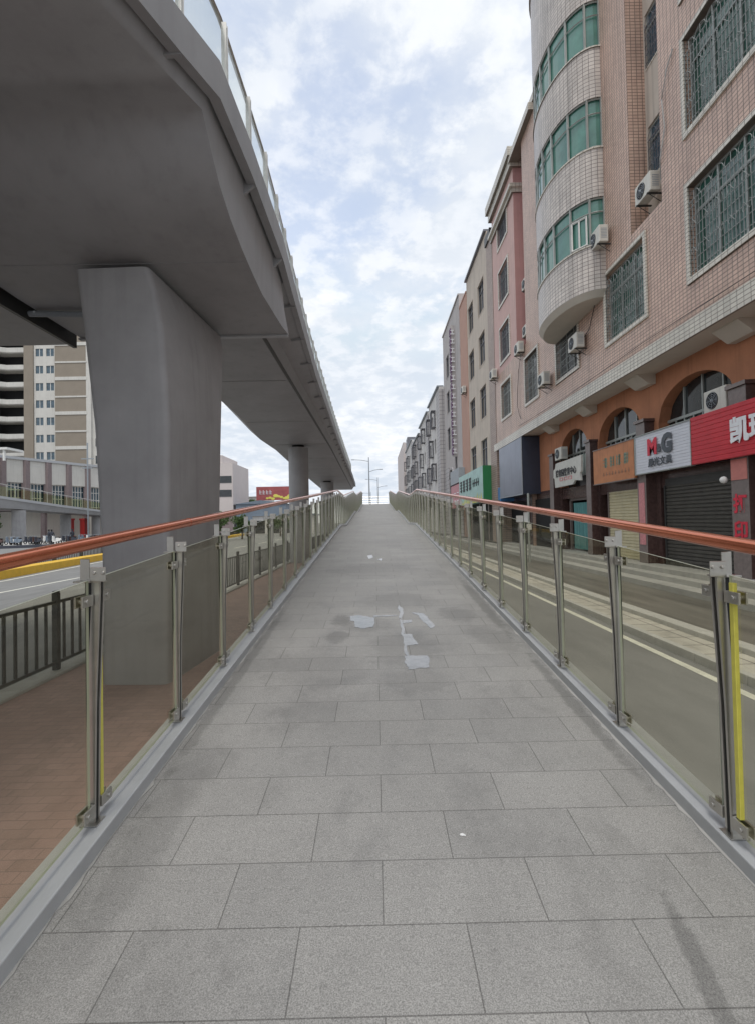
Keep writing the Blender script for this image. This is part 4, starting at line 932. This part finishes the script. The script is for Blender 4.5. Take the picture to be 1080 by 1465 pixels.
# arcade block
LB = thing('arcade_block', (-66, 100, 0), 'low two storey block with cream parapet panels and mauve columns behind the walkway', 'building')
def seg(mb, x0, y0_, x1, y1_, z0, z1, t=.3):
    d = Vector((x1 - x0, y1_ - y0_, 0)).normalized(); n_ = Vector((d.y, -d.x, 0)) * t
    if n_.x < 0: n_ = -n_
    mb.loft([[(x, y, z0), (x + n_.x, y + n_.y, z0), (x + n_.x, y + n_.y, z1), (x, y, z1)] for x, y in ((x0, y0_), (x1, y1_))])
P0, P1 = (-78, 72), (-57.5, 118); Lf = lambda t, o=0: (P0[0] + (P1[0] - P0[0]) * t + o, P0[1] + (P1[1] - P0[1]) * t)
def pseg(mb, t0, t1, z0, z1, o=0, t=.3): a, b = Lf(t0, o), Lf(t1, o); seg(mb, *a, *b, z0, z1, t)
mb = MB(); pseg(mb, 0, 1, 10.9, 15.3); mb.build('parapet_wall', M['whitewall'], LB)
mb = MB(); pseg(mb, 0, 1, 15.3, 15.8, -.1, .7); mb.build('coping', M['railkerb'], LB)
mb = MB(); pseg(mb, 0, 1, 6.2, 10.9, -.8); mb.build('window_strip', M['glassblue'], LB)
mb = MB(); pseg(mb, 0, 1, 5.4, 6.2); mb.build('floor_beam', M['mauve'], LB)
mb = MB(); pseg(mb, 0, .45, 0, 5.4, -9); mb.build('rear_wall', M['interior'], LB)
mb = MB(); pseg(mb, .45, 1, 0, 5.4, -5); mb.build('rear_wall', M['whitewall'], LB)
for k in range(13):
    t = k / 12; a = Lf(t, .25)
    MB().box(a[0] - .55, a[0] + .35, a[1] - .6, a[1] + .6, 5.4, 15.3).build('column', M['mauve'], LB)
    if k < 12:
        fr = MB()
        for q in (.2, .35, .5, .65, .8): c_ = Lf(t + q / 12, -.5); fr.box(c_[0], c_[0] + .12, c_[1] - .07, c_[1] + .07, 6.2, 10.9)
        for z in (6.4, 8.0, 9.6, 10.8):
            A, B = Lf(t + .1 / 12, -.5), Lf(t + .9 / 12, -.5); seg(fr, *A, *B, z - .06, z + .06, .12)
        fr.build('window_frame', M['white'], LB)
for k in range(6): a = Lf(.05 + k * .18, -1); MB().box(a[0] - .4, a[0] + .4, a[1] - .4, a[1] + .4, 0, 5.4).build('ground_column', M['mauve'], LB)
for i, (x, y, lab) in enumerate(((-63, 78, 'red pillar under the walkway at the far left edge'), (-64, 103, 'red pillar right of the middle walkway column'), (-63, 106, 'thinner red pillar beside the white doorway in the distance'))):
    o = MB().box(x - .5, x + .5, y - .5, y + .5, 0, 3.6).box(x - .6, x + .6, y - .6, y + .6, 3.6, 4.0).box(x - .6, x + .6, y - .6, y + .6, 0, .3).build('red_pillar', M['red']); tag(o, lab, 'pillar')
# tower (about 110 m away, faces the camera)
TW = thing('apartment_tower', (-74, 112, 0), 'tall taupe and white apartment tower with stacked balconies at far left', 'building')
Y = 110; fl = 3.92; zb0 = 10.5; ztop = 58
nfl = 12
MB().box(-78.6, -76.5, Y, Y + 12, 0, ztop).build('taupe_strip', M['brownwall'], TW)
mb = MB(); wins = []
for k in range(nfl):
    z = 42.0 - (k - 3) * fl
    if z < 12: continue
    for a, b in ((-76.1, -74.4), (-73.7, -71.95)): wins.append((a, b, z - 1.0, z + .75))
for a, b in ((-76.5, -76.1), (-74.4, -73.7), (-71.95, -71.6)): mb.box(a, b, Y + .3, Y + .6, 0, ztop)
zs = sorted(set([w_[2] for w_ in wins])); zprev = 0
for z in zs: mb.box(-76.5, -71.6, Y + .31, Y + .59, zprev, z); zprev = z + 1.75
mb.box(-76.5, -71.6, Y + .31, Y + .59, zprev, ztop); mb.build('white_bay', M['whitewall'], TW)
for w_ in wins:
    f = MB(); f.box(w_[0], w_[1], Y + .45, Y + .5, w_[2], w_[3]).build('window', M['glassblue'], TW)
for w_ in wins[:0]: pass
fr = MB()
for w_ in wins: c = (w_[0] + w_[1]) / 2; fr.box(c - .06, c + .06, Y + .4, Y + .45, w_[2], w_[3])
fr.build('window_mullions', M['white'], TW)
MB().box(-71.6, -64.6, Y, Y + 12, 0, ztop).build('taupe_block', M['brownwall'], TW)
mb = MB()
for k in range(nfl):
    z = 43.2 - (k - 3) * fl
    if z > 5: mb.box(-71.5, -64.4, Y - .12, Y, z, z + (.75 if k % 2 else .35))
mb.build('white_string_course', M['whitewall'], TW)
mb = MB(); mb.box(-64.6, -60.0, Y + .5, Y + 12, 0, 44); mb.box(-64.55, -63.5, Y - .05, Y + .5, 0, ztop); mb.build('white_side_wing', M['whitewall'], TW)
for k in range(8): z = 38 - k * fl; MB().box(-62.8, -60.9, Y + .42, Y + .5, z - 2, z - .2).build('side_window', M['glassdark'], TW)
MB().box(-100, -78.6, Y + 3, Y + 12, 0, ztop).build('balcony_core', M['interior'], TW)
for k in range(nfl):
    z = 42.6 - (k - 3) * fl
    if z < 10: continue
    m_ = MB(); pts = [(-100, Y - 2), (-86, Y - 1.5), (-82.5, Y + .4), (-78.6, Y + .4)]
    m_.loft([[(x, y, z - .6), (x, y - .2, z - .6), (x, y - .2, z + .45), (x, y, z + .45)] for x, y in pts]); m_.loft([[(x, y, z - .75), (x, y + 4, z - .75), (x, y + 4, z - .6), (x, y, z - .6)] for x, y in pts]); m_.build('balcony', M['whitewall'], TW)
    MB().box(-98, -84.5, Y + .6, Y + .8, z + .75, z + 2.6).build('balcony_glazing', M['glassdark'], TW)
# pole in front
r = thing('utility_pole', (-56.0, 95, 0), 'thin grey utility pole with two crossbars before the taupe tower', 'pole'); MB().cyl((-55.6, 95), .13, 0, 18.5, 8).build('pole', M['lampgrey'], r); MB().box(-56.8, -54.4, 94.9, 95.1, 15.3, 15.5).build('crossbar', M['lampgrey'], r); MB().box(-56.6, -54.6, 94.9, 95.1, 13.5, 13.7).build('crossbar', M['lampgrey'], r)
r = thing('canopy', (-83, 90, 13.8), 'small white flat canopy on the roof of the low block at far left', 'canopy'); MB().box(-75, -63.7, 85, 89, 15.9, 16.3).build('roof', M['white'], r); MB().box(-64.6, -64.3, 85.2, 85.5, 14, 15.9).box(-71, -70.7, 85.2, 85.5, 14, 15.9).build('post', M['white'], r)
struct(MB().box(-62, -33, 54, 70, -.1, .12).build('pavement', M['concrete'], origin=(0, 0, 0)))
# scooters parked under the walkway
def make_scooter(loc, label, mt='cloth'):
    x, y, z = loc
    r = thing('parked_scooter', loc, label, 'scooter', 'scooters parked under the distant walkway')
    for yy in (-.62, .62):
        MB().tube([(x, y + yy + .22 * math.cos(a), z + .25 + .22 * math.sin(a)) for a in [2 * math.pi * k / 14 for k in range(15)]], .06, 6).build('wheel', M['interior'], r)
    mb = MB(); mb.loft([[(x - w_, y + yy, z + z0), (x + w_, y + yy, z + z0), (x + w_ * .8, y + yy, z + z1), (x - w_ * .8, y + yy, z + z1)] for yy, w_, z0, z1 in ((-.75, .08, .45, .62), (-.45, .17, .35, .78), (-.05, .16, .32, .76), (.02, .14, .28, .36), (.35, .14, .28, .36), (.42, .16, .3, .9), (.62, .1, .4, .98))])
    mb.build('body', M[mt], r); MB().box(x - .13, x + .13, y - .6, y + .02, z + .78, z + .86).build('seat', M['interior'], r, bevel=.03)
    MB().tube([(x - .32, y + .4, z + 1.05), (x, y + .5, z + 1.0), (x + .32, y + .4, z + 1.05)], .02, 6).tube([(x, y + .5, z + 1.0), (x, y + .62, z + .3)], .035, 6).build('handlebar', M['lampgrey'], r)
    return r
random.seed(21)
for nm, mt, k0 in (('black', 'cloth', 0), ('white', 'white', 1), ('dark red', 'marble', 2), ('grey', 'bluegrey', 3)):
    sc0 = None
    for i in range(k0, 44, 4 if nm in ('black', 'grey') else 8):
        x = -47.5 + i * .34; y = 56 + (i * 7 % 5) * .9 + i * .16
        lab = nm + ' scooter in the packed row of scooters under the distant walkway'
        if sc0 is None: sc0 = make_scooter((x, y, .12), lab, mt); sc0.rotation_euler.z = 1.2
        else: copy_tree(sc0, None, (x, y, .12), 1.2 + random.uniform(-.3, .3))
def person(x, y, label, shirt, rz=0, ride=False):
    r = thing('person', (x, y, .12), label, 'person')
    me = bpy.data.meshes.new('body'); o = bpy.data.objects.new('body', me); COL.objects.link(o); o.parent = r
    J = [(0, 0, .95), (0, 0, 1.2), (0, 0, 1.42), (0, 0, 1.52), (0, .02, 1.65), (-.2, 0, 1.38), (-.27, .03, 1.1), (-.25, .18, .92), (.2, 0, 1.38), (.27, .03, 1.1), (.25, .18, .92), (-.1, 0, .88), (-.12, .05, .5), (-.12, 0, .06), (-.12, .14, .04), (.1, 0, .88), (.13, -.05, .5), (.14, -.1, .06), (.14, .04, .04)]
    E_ = [(0, 1), (1, 2), (2, 3), (3, 4), (2, 5), (5, 6), (6, 7), (2, 8), (8, 9), (9, 10), (0, 11), (11, 12), (12, 13), (13, 14), (0, 15), (15, 16), (16, 17), (17, 18)]
    RD = [.15, .14, .15, .06, .1, .07, .05, .035, .07, .05, .035, .1, .07, .05, .04, .1, .07, .05, .04]
    me.from_pydata(J, E_, []); sk = o.modifiers.new('skin', 'SKIN'); o.modifiers.new('sub', 'SUBSURF').levels = 1
    for v, q in zip(me.skin_vertices[0].data, RD): v.radius = (q, q)
    me.skin_vertices[0].data[0].use_root = True; me.materials.append(M[shirt])
    hm = MB().ball((x, y - .01, 1.82), .115, 8, (1, 1.05, 1)); hm.build('hair', M['hair'], r); r.rotation_euler.z = rz
person(-39.9, 60.5, 'person in dark clothes standing among the scooters left of the white wall', 'cloth', .4)
person(-40.9, 61.5, 'person with raised dark hair just left of another by the scooters', 'cloth', -.6)
person(-38.6, 62.5, 'person in dark clothes farther right among the scooters, before a grey column', 'cloth', 1.2)
hg = MB(); hg.loft([[(x, y - .5, 0), (x, y + .5, 0), (x, y + .4, .3), (x, y - .4, .3)] for x, y in ((-50, 50), (-40, 52), (-30, 58), (-26, 70))]); o = hg.build('low_barrier', M['cloth']); tag(o, 'long low dark barrier in front of the parked scooters', 'barrier')
# far left middle distance: pale office block, hoarding, sheds, trees
r = far = thing('pale_office_block', (-38, 122, 0), 'pinkish white office block with ribbon windows seen right of the flared pier', 'building')
MB().box(-46, -34.7, 120, 135, 0, 17.2).box(-44.5, -37.4, 120.5, 134, 17.2, 19.2).build('wall', M['pinkwhite'], r)
for z in (12.3, 8.9): MB().box(-45, -35, 119.92, 120, z, z + 1.7).build('ribbon_window', M['glassdark'], r)
MB().box(-45.9, -34.8, 119.9, 120, 0, 4.2).build('dark_base', M['mauve'], r)
r = thing('billboard', (-27, 130, 7), 'red billboard with pale and yellow blotches above a blue grey shed', 'billboard')
MB().box(-31.4, -21.5, 130, 130.4, 8.3, 11.9).build('board', M['billred'], r)
mb = MB(); random.seed(4)
for i in range(9): x = -28.5 + i * .75; z = 8.6 + random.random() * .9; mb.ball((x, 129.98, z), .35 + random.random() * .4, 8, (1, .06, .7))
mb.build('yellow_patches', M['yellowstrip'], r)
mb = MB()
for i in range(4): x = -30.6 + i * .9; mb.box(x, x + .6, 129.9, 130, 10.4, 10.6).box(x + .1, x + .25, 129.9, 130, 9.9, 11.0).box(x, x + .6, 129.9, 130, 9.9, 10.05)
mb.build('white_marks', M['inkwhite'], r)
MB().box(-31.3, -31.1, 130.1, 130.3, 0, 8.3).box(-21.9, -21.7, 130.1, 130.3, 0, 8.3).build('leg', M['lampgrey'], r)
r = thing('shed', (-29, 118, 0), 'long blue grey sheet metal shed in front of the red billboard', 'shed'); MB().box(-34.2, -22, 120.5, 128, 0, 7.0).build('wall', M['bluegrey'], r); MB().loft([[(-34.6, y, 7.0), (-28, y, 7.9), (-21.6, y, 7.0)] for y in (120.2, 128.3)]).build('roof', M['bluegrey'], r)
r = thing('shed', (-33, 150, 0), 'pale low building behind the blue grey shed, left of the billboard', 'building'); MB().box(-42, -32.8, 150, 160, 0, 10.2).build('wall', M['offwhite'], r); MB().box(-42.3, -32.6, 149.8, 160.2, 10.2, 10.5).build('roof', M['concrete'], r)
r = thing('shed', (-22, 95, 0), 'low white and grey shop building seen through the glass under the billboard', 'building'); MB().box(-24, -12, 96, 104, 0, 3.6).build('wall', M['offwhite'], r); MB().box(-24.3, -11.8, 95.6, 104, 3.6, 3.9).build('roof', M['bluegrey'], r)
for k in range(4): MB().box(-23.5 + k * 2.9, -21.6 + k * 2.9, 95.92, 96, .2, 2.7).build('opening', M['interior'], r)
def tree(x, y, h, rad, label, seed, sq=1.0, trunk=.16):
    rnd = random.Random(seed)
    r = thing('tree', (x, y, 0), label, 'tree')
    tk = MB(); top = h * .55; tk.tube([(x, y, -.05), (x + .1, y, top * .5), (x - .05, y + .1, top)], [trunk, trunk * .7, trunk * .45], 8); tips = []
    for k in range(7):
        a = k * 2.4; L = rad * .6; p = (x + L * math.cos(a), y + L * math.sin(a), h * (.6 + .25 * rnd.random())); tk.tube([(x, y, top * (.6 + .05 * k)), p], [trunk * .4, trunk * .15], 5); tips.append(p)
    tk.build('trunk', M['bark'], r); cr = MB(); cl = []
    for _ in range(22):
        u = Vector((rnd.gauss(0, 1), rnd.gauss(0, 1), rnd.gauss(0, 1))).normalized() * (rnd.random() ** .4); cl.append((Vector((x + u.x * rad, y + u.y * rad, h * .68 + u.z * rad * .7 * sq)), rad * rnd.uniform(.2, .38)))
    for c, q in cl:
        for _ in range(110):
            d = Vector((rnd.gauss(0, 1), rnd.gauss(0, 1), rnd.gauss(0, 1))).normalized() * q * rnd.uniform(.5, 1.15); p = c + d; s_ = .13 * rad / 2.5 + .05
            a = Vector((rnd.gauss(0, 1), rnd.gauss(0, 1), rnd.gauss(0, 1))).normalized(); b = a.cross(Vector((rnd.gauss(0, 1), rnd.gauss(0, 1), .3))).normalized()
            cr.face([p + a * s_, p + b * s_ * .6, p - a * s_, p - b * s_ * .6])
    cr.build('crown', M['leaf'], r)
tree(-20.5, 63, 3.6, 1.7, 'small bushy green tree beyond the left road, just right of the pier', 1)
tree(-18.5, 68, 3.2, 1.5, 'low round tree next to the small bushy tree beyond the road', 2)
tree(-15.5, 80, 3.4, 1.6, 'small tree before the low shop building beyond the left road', 3)
tree(-44, 145, 11.5, 2.6, 'distant tree top left of the pale low building', 4)
tree(-37.5, 147, 11.6, 2.0, 'distant tree top above the pale low building', 5)
tree(-70, 88, 5.5, 2.5, 'green tree seen through the opening left of the white wall under the walkway', 6)
tree(-65.5, 83.5, 5.0, 2.2, 'green tree glimpsed beside the red pillar at far left', 8)
# street lamps far ahead
def lamp(x, y, zt, s_, label):
    r = thing('street_lamp', (x, y, 0), label, 'street lamp')
    MB().tube([(x, y, 0), (x, y, zt)], [.13 * s_, .06 * s_], 8).build('pole', M['lampgrey'], r)
    for dx_, dz, z0 in ((-2.6, .35, zt - .75), (1.9, .45, zt - 2.7)):
        MB().tube([(x, y, z0), (x + dx_ * .5, y, z0 + dz * .7), (x + dx_, y, z0 + dz)], .045 * s_, 6).build('arm', M['lampgrey'], r)
        e = x + dx_; MB().box(min(e, e + .6 * (1 if dx_ > 0 else -1)), max(e, e + .6 * (1 if dx_ > 0 else -1)), y - .12, y + .12, z0 + dz - .06, z0 + dz + .06).build('lamp_head', M['lampgrey'], r, bevel=.03)
lamp(-1.0, 90, 13.95, 1.2, 'tall double armed street lamp rising beyond the top of the ramp')
lamp(.75, 128, 13.6, 1.3, 'farther double armed street lamp just right of the tall one')
lamp(-1.6, 190, 13.6, 1.4, 'faintest double armed street lamp in the distance beyond the ramp')
# far horizon blocks beyond the ramp end so that the street closes naturally
